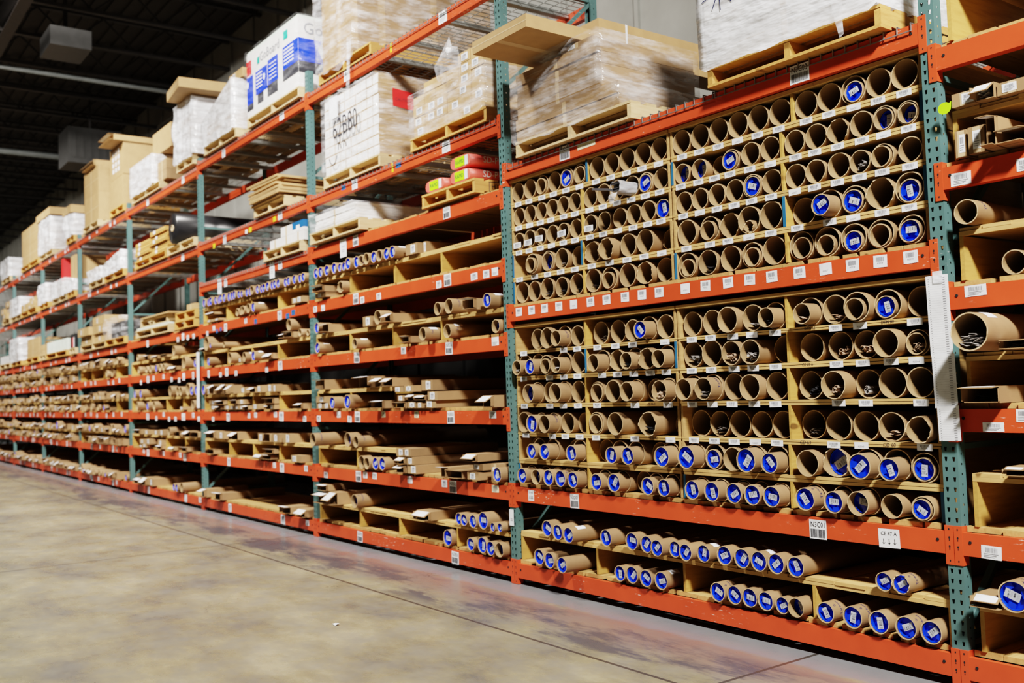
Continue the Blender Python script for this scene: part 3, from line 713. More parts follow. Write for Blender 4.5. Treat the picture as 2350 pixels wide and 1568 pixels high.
def pigeonholes():
    ux=[(-3.694,-1.892),(-1.878,-.064)]
    flo=[(3.085,3.05),(2.890,2.855),(2.690,2.658),(2.473,2.437),(2.259,None)]
    rows=[(-2.735,-.886),(-2.806,-.976),(-2.807,-.975),(-2.822,-.974),(-2.811,-.970)]
    blues={(0,'divider',1),(3,'divider',1),(3,'side_panel',0),(4,'side_panel',0),(1,'side_panel',2),(4,'side_panel',2),(1,'side_panel',3),(3,'side_panel',3),(3,'divider',3)}
    U=[[ # row 1
      [('A',205,535,380),('A',430,470,385),('A',705,375,390),('A',440,380,310,'nTs'),('A',950,295,395),('A',1225,200,400),('A',1190,240,340,'nb'),('A',1495,150,400),('A',1520,160,330,'n')],
      [('B',310,650,390),('B',570,560,380),('B',840,480,395),('B',1120,395,405),('B',1415,300,415)],
      [('C',115,605,145),('C',222,565,150),('C',335,530,155),('C',452,495,155),('C',572,470,160),('C',703,415,160)],
      [('C',853,368,170),('C',997,327,175),('C',1140,280,170),('C',1148,292,125,'nb'),('C',1297,232,170),('C',1457,187,180)]],
     [[('A',210,1030,375),('A',425,970,370),('A',665,905,365),('A',905,835,375),('A',1130,770,370),('A',1385,700,380)],
      [('B',165,1180,365),('B',410,1115,365),('B',660,1045,370),('B',930,960,380),('B',1180,900,370),('B',1165,915,325,'nb'),('B',1440,820,385)],
      [('C',110,775,118,'r'),('C',217,745,120,'r'),('C',310,720,118,'',.1),('C',400,690,130),('C',370,690,118,'nb'),('C',535,660,140),('C',648,628,145)],
      [('C',790,590,145),('C',908,555,150),('C',1045,515,150,'t'),('C',1190,485,155),('C',1320,440,150),('C',1315,445,135,'nr'),('C',1468,400,145),('C',1470,405,130,'nr')]],
     [[('A',215,1480,340),('A',440,1450,360),('A',665,1385,350),('A',890,1320,360),('A',1150,1270,350),('A',1390,1215,380)],
      [('B2',185,235,350),('B2',430,185,355),('B2',705,130,360),('B2',950,65,370),('B2',1220,20,375),('B2',1475,-50,345,'b')],
      [('C',118,945,130),('C',218,925,130),('C',325,895,130),('C',432,875,135),('C',545,845,140),('C',540,850,125,'nb'),('C',652,815,145)],
      [('C',792,780,145),('C',915,750,145),('C',1052,715,155),('C',1180,690,140),('C',1310,655,150),('C',1268,650,140,'nT',0),('C',1480,610,155)]],
     [[('A2',345,620,370,'',.16),('A2',510,560,430,'',0.0),('A2',560,610,300,'n'),('A2',825,490,410),('A2',815,525,370,'nr'),('A2',1120,430,420),('A2',1440,380,410,'',.08)],
      [('B2',225,745,400,'t'),('B2',470,680,450,'t',0),('B2',865,620,415),('B2',1155,560,440),('B2',1560,490,420,'t',.14)],
      [('C',145,1127,155),('C',285,1095,150),('C',265,1108,115,'ns'),('C',395,1075,150,'t',.06),('C',520,1050,165),('C',520,1095,75,'nt'),('C',655,1020,170)],
      [('C',835,985,165,'',.1),('C',985,950,150),('C',950,975,130,'pb'),('C',1150,925,170),('C',1100,945,138,'nbT'),('C',1325,895,190,'t'),('C',1490,860,195,'t'),('C',1482,878,135,'nb')][0:1]+
      [('C',950,975,130,'pb'),('C',1150,925,170),('C',1105,945,138,'nbT'),('C',1325,895,190,'t'),('C',1490,860,190,'t'),('C',1482,878,140,'nb')]],
     [[('A2',275,1145,430),('A2',540,1090,400),('A2',820,1050,430),('A2',1120,985,400),('A2',1420,955,430)],
      [('B2',225,1280,440),('B2',530,1240,410,'t'),('B2',490,1290,300,'n'),('B2',860,1185,425),('B2',1165,1135,420,'t'),('B2',1520,1080,440,'',.08)],
      [('C',150,1325,150),('C',155,1340,105,'n'),('C',270,1305,150),('C',405,1290,155),('C',540,1265,155),('C',540,1280,115,'n'),('C',667,1238,175)],
      [('C',830,1215,175),('C',840,1235,130,'n'),('C',985,1190,180),('C',980,1210,125,'n'),('C',1145,1160,175),('C',1145,1185,125,'nb'),('C',1310,1130,175),('C',1280,1160,140,'n'),('C',1490,1095,175),('C',1455,1120,140,'nbs')]]]
    up=block('u','upper',rows,3.273,ux,flo,None,blues,U)
    flo=[(1.872,1.848),(1.668,1.636),(1.448,1.418),(1.215,1.187),(1.007,.969),(.8125,None)]
    rows=[(-2.822,-.992)]*2+[(-2.835,-1.0)]*2+[(-2.842,-1.012)]*2
    blues={(1,'divider',1),(1,'side_panel',1),(5,'side_panel',2),(5,'side_panel',3),(5,'side_panel',0)}
    Lo=[[[('D',230,280,150,'',.2),('D',300,268,150),('D',380,262,155,'',0),('D',460,275,115,'pT'),('D',605,255,150)],
      [('D',750,240,165,'',.08),('D',868,230,165,'',.06),('D',980,220,160,'',.05),('D',1048,228,130,'pb'),('D',1218,195,175)],
      [('E',170,332,140,'',.06),('E',275,322,140),('E',382,308,150,'',0),('E',515,290,150),('E',630,303,115,'p')],
      [('E',790,283,120,'p'),('E',930,250,165),('E',1075,232,170,'',.0),('E',1085,260,125,'n'),('E',1250,220,170),('E',1240,238,125,'nb'),('E',1420,200,175,'',.1)]],
     [[('D',165,500,105,'p'),('D',250,497,110,'pb'),('D',372,470,160,'',0),('D',370,490,110,'n'),('D',475,485,115,'p'),('D',590,460,160)],
      [('D',690,475,125,'p'),('D',830,450,160,'t'),('D',940,460,125,'p'),('D',1080,437,170,'t',0),('D',1205,455,135,'p')],
      [('E',172,520,145,'',.06),('E',275,512,150),('E',388,505,150,'',0),('E',515,495,155,'',0),('E',655,490,155,'',.14)],
      [('E',838,478,160,'',.08),('E',1000,470,160,'',.08),('E',1145,462,160,'',.08),('E',1250,448,172,'',-.02),('E',1430,420,150),('E',1420,460,125,'n')]],
     [[('D',215,680,140,'',.16),('D',270,690,135,'pr'),('D',390,678,155),('D',475,688,140,'p'),('D',590,675,160)],
      [('D',720,672,150),('D',720,684,130,'n'),('D',835,670,170,'',0),('D',945,682,145,'p'),('D',1115,660,165,'',.08),('D',1195,677,152,'p')],
      [('E',140,722,125,'p'),('E',270,720,130,'pT'),('E',405,705,155,'',.06),('E',523,703,160,'',0),('E',655,700,160,'',.06)],
      [('E',835,695,160,'',.08),('E',985,688,168,'',-.02),('E',1150,685,165,'',.08),('E',1290,680,175),('E',1445,673,175)]],
     [[('D',180,880,150,'',.02),('D',255,893,135,'pb'),('D',365,890,140,'pT'),('D',515,885,150,'',.06),('D',620,885,150,'',.1)],
      [('D',715,890,160),('D',705,900,145,'n'),('D',845,893,165,'',0),('D',985,890,160,'',.2),('D',1085,900,178,'t',-.02),('D',1245,890,150,'',.16)],
      [('E',200,903,150,'',.12),('E',318,903,150,'',.1),('E',435,905,155,'',.1),('E',555,907,155,'',.1),('E',675,910,160,'',.1)],
      [('E',850,910,165,'',.12),('E',990,912,170,'',.08),('E',1145,912,168,'',.08),('E',1285,910,168,'',.06),('E',1440,922,155,'t',-.01)]],
     [[('D',240,1080,150,'',.16),('D',288,1103,110,'pb'),('D',363,1110,115,'pb'),('D',545,1090,150,'',.14),('D',602,1120,120,'pb')],
      [('D',770,1105,165,'',.14),('D',845,1140,125,'pb'),('D',940,1147,130,'pb'),('D',1140,1130,170,'',.12),('D',1215,1155,150,'pb')],
      [('E',162,1103,130,'pb'),('E',285,1100,150),('E',280,1118,110,'nb'),('E',410,1118,150,'',.02),('E',532,1120,140,'pb'),('E',650,1140,120,'pb')],
      [('E',812,1123,168,'',.0),('E',960,1132,172,'tr'),('E',1117,1147,148,'pb'),('E',1275,1163,130,'pb'),('E',1450,1148,172),('E',1463,1172,135,'nb')]],
     [[('D',180,1298,110,'pb'),('D',280,1305,112,'pr'),('D',370,1322,118,'pb'),('D',495,1328,120,'pbT'),('D',608,1338,120,'pb')],
      [('D',712,1353,122,'pb'),('D',840,1352,142,'pb'),('D',1010,1340,160,'',.1),('D',1100,1387,130,'pb'),('D',1225,1402,130,'pb')],
      [('E',165,1302,115,'pb'),('E',275,1312,115,'pb'),('E',402,1322,115,'pb'),('E',530,1332,120,'pbT'),('E',645,1325,140,'pb')],
      [('E',800,1348,145,'pbT'),('E',960,1367,125,'pb'),('E',1098,1372,150,'pr'),('E',1285,1372,168,'',.0),('E',1460,1385,175,'',.0),('E',1470,1410,128,'nb')]]]
    skip={(0,0):(1,2),(0,1):(3,),(0,3):(0,3),(1,0):(1,),(1,3):(0,),(2,0):(1,),(2,1):(1,3),(2,3):(0,3),(3,0):(1,),(3,1):(1,3),(3,3):(0,3)}
    for r in (4,5):
        for s in range(4): skip[r,s]=(0,1,2,3,4,5)
    lo=block('l','lower',rows,2.085,ux,flo,None,blues,Lo,skip)
    # loose profiles poking out of some tubes
    def inside(d,r,s,i,noun,mat='greyplastic',n=7,curl=False,inner=False,Lg=.4):
        o=(d[r][s][1] if inner else d[r][s][0])[i]['obj']; ri=o['ri']
        strips(o.location.x,o.location.y+.012,o.location.z-ri*.82,ri*.75,ri*.5,d[r][s][2],noun,mat,n,Lg,curl,seed=r*7+s,down=ri*.3)
    inside(up,4,0,2,'black profile strips lying in a tube','darkplastic',4); inside(up,4,0,3,'grey profile strips lying in a tube','darkplastic',8); inside(up,4,0,4,'dark profile strips in the end tube','darkplastic',7)
    inside(up,4,2,1,'dark profile strips in a wide tube','darkplastic',6); inside(up,2,3,3,'curled metal trims stuffed in a tube','greyplastic',12,True)
    inside(up,4,1,0,'small dark offcuts in the leftmost tube','darkplastic',4); inside(up,3,0,3,'silver edge profile in a tube','greyplastic',3)
    inside(lo,0,3,1,'tan angle strips fanned in a tube','tanplastic',7); inside(lo,0,3,0,'small metal strips in nested tube','tanplastic',6,False,True)
    inside(lo,0,2,3,'pale corner strips lying in a tube','greyplastic',5); inside(lo,0,2,0,'dark strips poking out of small tube','darkplastic',5,False,True); inside(lo,0,1,0,'grey strip stood in a tube','greyplastic',3)
    inside(lo,1,2,0,'grey curled strips low in a tube','greyplastic',9,True); inside(lo,1,2,2,'tan curled strips low in a tube','tanplastic',9,True); inside(lo,1,2,3,'silver profile bundle low in a tube','greyplastic',10,True)
    inside(lo,1,3,4,'ring-shaped trims filling a nested tube','tanplastic',18,True,False); inside(lo,1,3,2,'tan curled strips low in a tube','tanplastic',10,True); inside(lo,1,3,1,'brown curled strips low in a tube','tanplastic',8,True)
    inside(lo,2,2,1,'tangled grey strips stuffed in a tube','greyplastic',16,False,True); inside(lo,2,2,1,'pale looped strips lying in a tube','greyplastic',8,True)
    inside(lo,2,3,0,'dark strips low in a tube','darkplastic',7,True); inside(lo,2,3,1,'tan strips fanned in a wide tube','tanplastic',9,True); inside(lo,2,3,2,'pale looped strips lying in a tube','greyplastic',9,True)
    inside(lo,3,2,1,'bent pale strips in a tube','greyplastic',10); inside(lo,3,3,0,'grey flat strips stacked in a tube','greyplastic',14); inside(lo,3,3,3,'cream flat strips lying in a tube','tanplastic',8)
    inside(lo,2,1,2,'pink curled trims in a poking tube','tanplastic',9,True,True); inside(lo,1,1,1,'black profiles in a poking tube','darkplastic',12,False,True)
    inside(lo,1,0,0,'grey profiles in the leftmost poking tube','greyplastic',9,False,True); inside(lo,1,0,3,'silver strip poking from a tube','greyplastic',3,False,True)
    inside(lo,0,0,0,'grey strips spilling beside the leftmost tube','greyplastic',8); inside(lo,3,1,3,'dark strips lying low between tubes','darkplastic',9)
    inside(lo,3,1,4,'tan strips spilling from the rightmost tube','tanplastic',9,True)
    # black profile bundle in a torn clear bag
    o=up[1][1][0][3]['obj']; e=empty('profile_bundle',(o.location.x,-.09,o.location.z-.012)); tag(e,'black plastic profile bundle in torn clear bag','second row, second section, upper block','plastic profiles')
    q=random.Random(3); mb=MB()
    for i in range(7): mb.box(-.045,.045,q.uniform(-.02,.02),.8,-.035+i*.011,-.028+i*.011)
    mb.box(-.062,-.046,-.05,.5,-.03,-.01); mb.bar((-.05,-.05,-.02),(-.085,-.17,-.026),.018); mb.build('profiles',['darkplastic'],e)
    mb=MB(); n=18
    vs=[]
    for j in range(5):
        for i in range(n):
            t=2*math.pi*i/n; rr=.062+q.uniform(-.004,.004); vs.append((rr*math.cos(t),-.02+j*.05+q.uniform(-.008,.008),rr*math.sin(t)))
    mb.add(vs,[(j*n+i,j*n+(i+1)%n,(j+1)*n+(i+1)%n,(j+1)*n+i) for j in range(4) for i in range(n)],0,True)
    mb.add([(-.05,-.02,-.05),(.03,-.02,-.055),(.028,-.05,-.13),(-.01,-.055,-.165),(-.05,-.05,-.12),(-.01,-.075,-.09)],[(0,1,5),(1,2,5),(2,3,5),(3,4,5),(4,0,5)],0,True)
    mb.build('clear_bag',['filmc'],e); e.scale=(.8,1,.8); e.location.z-=.008
    # price slips hanging off tube mouths
    for (r,s,i) in ((2,0,0),(2,0,1),(2,0,2),(2,0,4),(2,1,0)):
        o=up[r][s][0][i]['obj']; m=obj('hanging_label',label_mesh('tag',.1,.045,None,i),None,(o.location.x-.008,o.location.y-.012,o.location.z-.03+(.015 if i in (2,4) else 0))); m.rotation_euler=(0,rnd.uniform(-.06,.1),0)
        tag(m,'white price slip across a tube mouth',up[r][s][2],'paper slip','price slips')
    for (d,r,s,i,t) in ((lo,0,3,3,'DTN 80'),(lo,0,3,0,'DTN 65'),(lo,1,3,0,'CE 63 A'),(lo,2,1,3,'CE 40-C'),(lo,3,1,1,'CD 40'),(lo,3,1,3,'CD 40'),(lo,3,3,0,'CD 63'),(lo,3,3,3,'CD 60'),(lo,2,0,1,'CE 47 A'),(lo,0,0,1,'DTN 40')):
        u=s//2; sh=[c for c in [x for x in D.objects if x.name.startswith('pigeonhole_unit')][2+u].children if c.name.startswith('shelf')][r]
        e=sh.parent; mb=MB(); put_text(mb,t,0,0,.075,0,0); z=(flo[r][0]+flo[r][1])/2-flo[-1][0]
        mb.build('handwritten_code',['ink'],sh,(d[r][s][0][i]['X']-e.location.x,.0388,z))
    return up,lo
def bay_tubes():
    b=1; up,lo=pigeonholes()
    plank_deck(b,LZ[1],'second lowest'); plank_deck(b,2.2285,'pigeonhole upper',t=.029); plank_deck(b,LZ[0],'lowest')
    beam(b,LZ[0],[],lev='lowest')
    beam(b,LZ[1],[lab('F',270,147,LZ[1],.075,.085,'hand','CE 40 A'),lab('F',660,197,LZ[1],.1,.105,'sign','N3D01'),lab('G',868,362,LZ[1],.115,.115,'sign','N3C01'),lab('G',1380,427,LZ[1],.125,.1,'hand','CE 47 A')],lev='second lowest')
    labs=[]
    for s in range(4):
        for k,o in enumerate(up[4][s][0]): labs.append((o['X']+.02,.012,.082,.066,'tag','N30%02d'%(11+s*5+k),'paper'))
    beam(b,2.2285,labs,lev='pigeonhole upper')
    beam(b,3.392,[lab('V',845,1370,3.392,.12,.11,'sign','N3D03'),lab('W',1075,655,3.392,.135,.12,'sign','N3C03'),lab('V',1040,1300,3.392,.2,.045,'note',None,'yelpaper')],lev='topmost visible')
    for z in (LZ[0],LZ[1],2.2285,3.392): beam(b,z,rear=True,lev={LZ[0]:'lowest',LZ[1]:'second lowest',2.2285:'pigeonhole upper'}.get(z,'topmost visible'))
    wire_deck(b,3.393,-3.66,-2.42,'topmost visible'); wire_deck(b,3.393,-2.40,-1.44,'topmost visible'); wire_deck(b,3.393,-1.42,-.08,'topmost visible')
    # bottom shelf of blue-capped tubes
    z1=.427; board_unit(b,LZ[0]+.0305,z1,[-2.765,-1.90,-.883],'lowest',x0=-3.69,x1=-.05,y0=.035)
    upl=[('F',410,435,150),('F',505,460,148,'f'),('F',602,478,148,'sF'),('F',940,515,158),('F',1172,550,165),('F',1305,567,160),('F',1397,595,172,'f'),('F',1560,608,168),('F',1655,640,175,'f'),('F',1818,655,178,'s'),('F',2005,680,182),
      ('G',320,562,148),('G',440,587,150,'s'),('G',565,605,152),('G',705,622,155),('G',1340,715,168),('G',1465,750,172,'Tt')]
    lol=[('F',340,697,150),('F',432,715,148,'f'),('F',545,738,150,'F'),('F',1065,838,160),('F',1175,855,175),('F',1300,893,162),('F',1437,915,168,'s'),('G',145,810,148,'T'),('G',265,832,148),('G',375,858,150),('G',490,882,152),('G',610,905,155),('G',760,918,180,'R'),
      ('G',920,970,155,'T'),('G',1115,995,168,'T'),('G',1305,1030,172),('G',1500,1068,175,'T'),('G',1685,1110,175)]
    for lst,fz,ctx in ((upl,z1,'on top of the lowest shelf, tube bay'),(lol,LZ[0]+.03,'under the lowest shelf, tube bay')):
        pr=None
        for it in lst:
            px,py=zp(it[0],it[1],it[2]); fl=it[4] if len(it)>4 else ''
            Y=-.03+rnd.uniform(-.012,.012)-(.05 if 'f' in fl else .085 if 'F' in fl else 0); X=X_at(px,fz+.055,Y); r=it[3]/ZM[it[0]][2]/2/ppm(X,Y,fz+.055); r=max(.047,min(r,.0665)); X=clear(max(-3.72+.07+r,min(X,-.078-r)),r,fz)
            r*=.97
            pr=(X,r); tube(X,Y,fz+.001+r,r,'r' if 'R' in fl else 'b',ctx,'blue-capped tubes on the lowest timber shelf',printed='Tarkett' if 'T' in fl else None,sticker='s' in fl,var=4 if 't' in fl else None)
    # pad of paper on the post
    o=obj('hanging_paper_sheet',label_mesh('note',.06,.13,None,1),None,(-3.752,-.0085,.53)); tag(o,'blank white paper sheet taped low on green post beside N3E bay','','paper')
    # long price list hung on the right post
    e=empty('hanging_price_list',(.0,-.03,0)); tag(e,'long white price list of three taped sheets hanging on the right green post','','price list')
    for (x0,x1,z0,z1,y) in ((-.058,.062,1.66,2.07,0),(-.046,.076,1.40,1.67,-.004),(-.03,.085,1.235,1.41,-.008)):
        o=obj('list_sheet',label_mesh('list',round(x1-x0,3),round(z1-z0,3)),e,((x0+x1)/2,y,(z0+z1)/2)); o.rotation_euler.y=-.02
    mb=MB(); mb.box(-.02,.03,-.006,-.002,2.03,2.09); mb.build('tape_strip',['filmw'],e)
# ------------------------------------------------------------------ the other bays
LASTC={}
def cart(z,xl,xr,ytop,zs,style,ctx,Y=-.03,Dp=1.0,base=0,**k):
    """carton whose front spans xl..xr in the photograph and whose top edge shows at ytop"""
    a,_=zp(z,xl,0); c,_=zp(z,xr,0); x0=X_at(a,zs+.05,Y); x1=X_at(c,zs+.05,Y); zt=Z_at(*zp(z,(xl+xr)/2,ytop),Y)
    b=math.ceil(-((x0+x1)/2)/L); lo,hi=-b*L+(.122 if b==0 else .085),-(b-1)*L-.085; sh=max(0,lo-x0)-max(0,x1-hi); x0+=sh; x1+=sh
    xm=(x0+x1)/2; xn=clear(xm,(x1-x0)/2,zs); x0+=xn-xm; x1+=xn-xm
    for u0,u1 in LASTC.setdefault((b,round(zs+base,1)),[]):
        if x0<u1+.004 and x1>u0-.004:
            if x0+x1>u0+u1: x0=min(u1+.004,x1-.04)
            else: x1=max(u0-.004,x0+.04)
    LASTC[b,round(zs+base,1)].append((x0,x1))
    H=max(.03,zt-zs-base-.001); return carton((x0+x1)/2,Y,zs+base+.001,x1-x0-.004,H,Dp,style,ctx=ctx,seed=int(xl+ytop),**k)
def inbay(X,r):
    b=math.ceil(-X/L); return min(max(X,-b*L+.08+r),-(b-1)*L-.08-r)
def ptube(z,x,y,h,zs,kind,ctx,Y=-.04,base=0,rmin=.03,**k):
    px,py=zp(z,x,y); X=X_at(px,zs+.06,Y); r=max(rmin,h/ZM[z][2]/2/ppm(X,Y,zs+.06)); X=clear(inbay(X,r),r,zs); return tube(X,Y,zs+base+.001+r,r,kind,ctx,k.pop('group','loose cardboard tubes'),**k)
def tubes_row(z,lst,zs,ctx,Y=-.04,group=None):
    pr=None
    for it in lst:
        kind=it[3] if len(it)>3 and it[3] in 'obr' else 'b'; fl=it[4] if len(it)>4 else ''
        px,_=zp(z,it[0],0); X=X_at(px,zs+.05,Y); r=max(.03,it[2]/ZM[z][2]/2/ppm(X,Y,zs+.05))
        X=clear(max(min(X,-(math.ceil(-X/L)-1)*L-.08-r),-math.ceil(-X/L)*L+.08+r),r,zs); pr=(X,r); tube(X,Y+rnd.uniform(-.02,.02),zs+.001+r,r,kind,ctx,group or 'loose cardboard tubes',printed='Tarkett' if 'T' in fl else None,sticker='s' in fl,var=4 if 't' in fl else None)
LV1=['first','second','third','fourth','fifth']
BZ=[.402,1.025,1.632,2.25,2.868]   # tops of the timber shelves
def bay_right():
    b=0
    for i,z in ((0,LZ[0]),(1,LZ[1]),(2,LZ[2]),(3,LZ[3]),(4,LZ[4]),(5,3.226)):
        labs={0:[],1:[lab('G',2115,530,z,.1,.065)],2:[lab('R',600,1125,z,.105,.045),lab('R',775,1052,z,.06,.06)],3:[lab('R',492,300,z,.11,.055)],4:[lab('Q',405,1072,z,.105,.065),lab('Q',784,985,z,.07,.06)],5:[]}[i]
        labs=[l for l in labs if l]
        beam(b,z,labs,lev=LEVN[i]); beam(b,z,rear=True,lev=LEVN[i]); plank_deck(b,z,LEVN[i],seed=9)
    tops={0:(.44,[]),1:(1.075,[]),2:(1.672,[]),3:(2.30,[]),4:(2.895,[])}
    for i,(z1,dv) in tops.items(): board_unit(b,LZ[i]+.0305,z1,[.95,1.85,2.75],LEVN[i],x0=.095,x1=3.68)
    board_unit(b,3.226+.0305,3.62,[.95,1.85,2.75],'topmost visible',x0=.095,x1=3.68)
    c=lambda s,i: f'{s} {LV1[i]}-level shelf, {BAYS[0]}'
    z=tops[4][0]
    cart('Q',300,440,565,z,'closed',c('on',4),Y=-.02,noun='white-labelled flat carton with lime sticker'); cart('Q',446,606,510,z,'open',c('on',4),Y=-.03,noun='dark open carton full of white trim ends'); cart('Q',618,800,480,z,'closed',c('on',4),Y=-.02,noun='plastic-taped brown carton')
    e=on(*zp('Q',528,570),1,.02); strips(e.x,.0,z+.012,.07,.05,c('on',4),'white trim pieces filling the dark open carton','paper',14,.5)
    p=on(*zp('Q',306,650),1,-.06); cl=[o for o in D.objects if o.name.startswith('carton') and o.location.x<.35 and abs(o.location.z-tops[4][0]-.001)<.01][0]; mb=MB(); mb.add([(.035*math.cos(t),0,.03*math.sin(t)) for t in (math.pi*q/8 for q in range(16))],[tuple(range(16))]); mb.add([(0,-.0,0),(.035,0,0),(.035,.004,.03)],[(0,1,2)])
    o=mb.build('round_sticker',['lime'],cl,tuple(p-cl.location)); o['label']='lime green round sticker'
    z=LZ[4]+.03
    cart('Q',368,440,782,z,'closed',c('under',4),Y=-.01,noun='narrow carton with upright barcode label'); cart('Q',448,552,755,z,'closed',c('under',4),Y=-.03,noun='plastic-wrapped narrow carton with barcode'); cart('Q',558,635,700,z,'crumpled',c('under',4),Y=-.05,noun='torn upright carton'); cart('Q',648,800,770,z,'open',c('under',4),Y=-.05,noun='half-open carton with hanging flap')
    ptube('Q',435,1315,150,tops[3][0],'o',c('on',3),Y=-.05,printed='Tarkett'); ptube('R',725,135,150,LZ[3]+.03,'o',c('under',3),Y=.03)
    t=ptube('R',455,565,235,tops[2][0],'o',c('on',2),Y=-.2,noun='very wide open tube full of grey strips',sticker=True,var=3,wall=.07)
    strips(t.location.x,-.185,t.location.z-t['ri']*.8,t['ri']*.9,t['ri']*.7,c('on',2),'grey strips filling the very wide tube','greyplastic',26,.6)
    cart('R',655,800,600,tops[2][0],'open',c('on',2),Y=-.06,noun='low open carton of dark trims'); e=on(*zp('R',730,650),1,0); strips(e.x,-.01,tops[2][0]+.008,.08,.04,c('on',2),'dark trims in the low open carton','greyplastic',12)
    cart('R',440,640,880,LZ[2]+.03,'open',c('under',2),Y=-.06,noun='open carton with white label on raised flap'); e=on(*zp('R',560,960),1,0); strips(e.x,-.01,LZ[2]+.038,.09,.03,c('under',2),'dark strips in the wide open carton','darkplastic',8)
    cart('R',672,800,1365,tops[1][0],'open',c('on',1),Y=-.05,noun='open brown carton with big white label')
    cart('G',1985,2190,830,tops[0][0],'open',c('on',0),Y=-.06,noun='open carton with torn white flap'); ptube('G',2275,858,235,tops[0][0],'b',c('on',0),Y=-.08,printed='Tarkett',noun='wide blue-capped cardboard tube')
def bay_e():
    b=2; ctx=lambda s,i:f'{s} shelf above beam N3E0{i+1}'
    c=BAYS[b]
    S=lambda z,x,y,t,Zl:lab(z,x,y,Zl,.115,.115,'sign',t)
    T=lambda z,x,y,Zl,w=.09,h=.065,p='paper':lab(z,x,y,Zl,w,h,'tag',None,p)
    L_=[[S('I',395,1197,'N3F01',LZ[0]),S('I',1030,1337,'N3E01',LZ[0])],
        [S('I',385,790,'N3F02',LZ[1]),S('I',1015,862,'N3E02',LZ[1]),T('I',168,785,LZ[1]),T('I',430,783,LZ[1]),T('I',492,788,LZ[1]),T('I',728,813,LZ[1]),T('I',958,835,LZ[1]),T('I',1297,873,LZ[1],.1,.06,'yelpaper')],
        [S('I',378,398,'N3F03',LZ[2]),S('I',1000,400,'N3E03',LZ[2]),T('I',120,410,LZ[2]),T('I',253,378,LZ[2]),T('I',326,413,LZ[2]),T('I',552,382,LZ[2],.08,.06,'yelpaper'),T('I',772,380,LZ[2],.08,.06,'yelpaper'),T('I',1280,380,LZ[2],.1,.06)],
        [S('H',458,1428,'N3F04',LZ[3]),S('H',1213,1350,'N3E04',LZ[3]),T('H',840,1365,LZ[3]),T('H',1590,1285,LZ[3],.1,.07)],
        [S('H',450,942,'N3F05',LZ[4]),S('H',1200,778,'N3E05',LZ[4]),T('H',118,1033,LZ[4]),T('H',182,1023,LZ[4]),T('H',503,957,LZ[4]),T('H',638,927,LZ[4]),T('H',1130,830,LZ[4]),T('H',1418,765,LZ[4],.1,.06),T('H',1517,745,LZ[4]),T('H',1588,725,LZ[4])],
        [S('H',448,465,'N3F06',LZ[5]),S('H',1193,228,'N3E06',LZ[5]),lab('H',347,510,LZ[5],.15,.19,'note','SAMPLES')],
        [lab('U',357,1320,LZ[6],.12,.11,'tag'),lab('U',1015,1050,LZ[6],.13,.12,'tag'),lab('U',277,1350,LZ[6],.1,.05,'note',None,'bluetape'),lab('U',672,1188,LZ[6],.1,.05,'note',None,'bluetape'),lab('U',630,1205,LZ[6],.03,.09,'note',None,'yellow')],
        [lab('U',300,525,LZ[7],.13,.12,'tag'),lab('U',990,95,LZ[7],.14,.12,'tag'),lab('U',617,322,LZ[7],.03,.09,'note',None,'yellow')]]
    for i in range(8):
        beam(b,LZ[i],L_[i],lev=LEVN[i]); beam(b,LZ[i],rear=True,lev=LEVN[i])
        if i<6: plank_deck(b,LZ[i],LEVN[i])
        else:
            for k in range(2): wire_deck(b,LZ[i]+.001,-2*L+.06+k*1.82,-2*L+1.86+k*1.82,LEVN[i])
    dv=[[-6.472,-5.647,-4.626],[-6.499,-5.67],[-6.613,-5.667],[-6.597,-5.682,-4.793],[-6.566,-5.625,-4.762]]
    for i in range(5): board_unit(b,LZ[i]+.0305,BZ[i],dv[i],LEVN[i],x1=(-5.66 if i in (1,2) else None))
    # N3E05
    z=BZ[4]; k=ctx('on',4)
    tubes_row('H',[(112,740,85),(152,730,85),(200,715,88),(262,690,90,'b','s'),(320,675,88),(353,665,92),(395,650,95,'b','s'),(450,645,95),(503,632,92,'r','t'),(548,617,95,'o'),(603,605,95),(650,590,95,'r'),(703,573,97),(760,560,98,'b','s')],z,k)
    cart('H',858,955,497,z,'closed',k,Y=.0); cart('H',975,1028,482,z,'closed',k,Y=.06)
    z=LZ[4]+.03; k=ctx('under',4)
    cart('H',120,205,900,z,'closed',k,Y=-.03); H1=Z_at(*zp('H',160,900),-.03)-z; cart('H',118,195,845,z,'open',k,Y=-.05,base=H1+.004); ptube('H',345,848,100,z,'o',k,Y=-.05,var=4,noun='crumpled open cardboard tube')
    # N3E04
    z=BZ[3]; k=ctx('on',3)
    ptube('H',130,1180,88,z,'b',k,Y=-.07); cart('H',178,228,1155,z,'open',k,Y=-.04); cart('H',508,575,1092,z,'closed',k,Y=-.03); ptube('H',628,1085,115,z,'o',k,Y=-.05); cart('H',690,755,1068,z,'open',k,Y=-.06)
    ptube('H',1118,1015,108,z,'o',k,Y=-.04); ptube('H',1210,990,122,z,'o',k,Y=-.05,printed='Tarkett'); cart('H',1362,1440,948,z,'crumpled',k,Y=-.05); ptube('H',1520,950,118,z,'b',k,Y=-.06,sticker=True)
    z=LZ[3]+.03; k=ctx('under',3)
    ptube('H',135,1360,88,z,'b',k,Y=-.05,sticker=True); ptube('H',440,1315,85,z,'r',k,Y=-.06,sticker=True); cart('H',832,900,1255,z,'open',k,Y=-.05); ptube('H',995,1222,108,z,'o',k,Y=-.1,printed='Tarkett',sticker=True); ptube('H',1197,1215,115,z,'o',k,Y=-.07,printed='Tarkett',sticker=True); ptube('H',1600,1172,112,z,'r',k,Y=-.02)
    # N3E03
    z=BZ[2]; k=ctx('on',2)
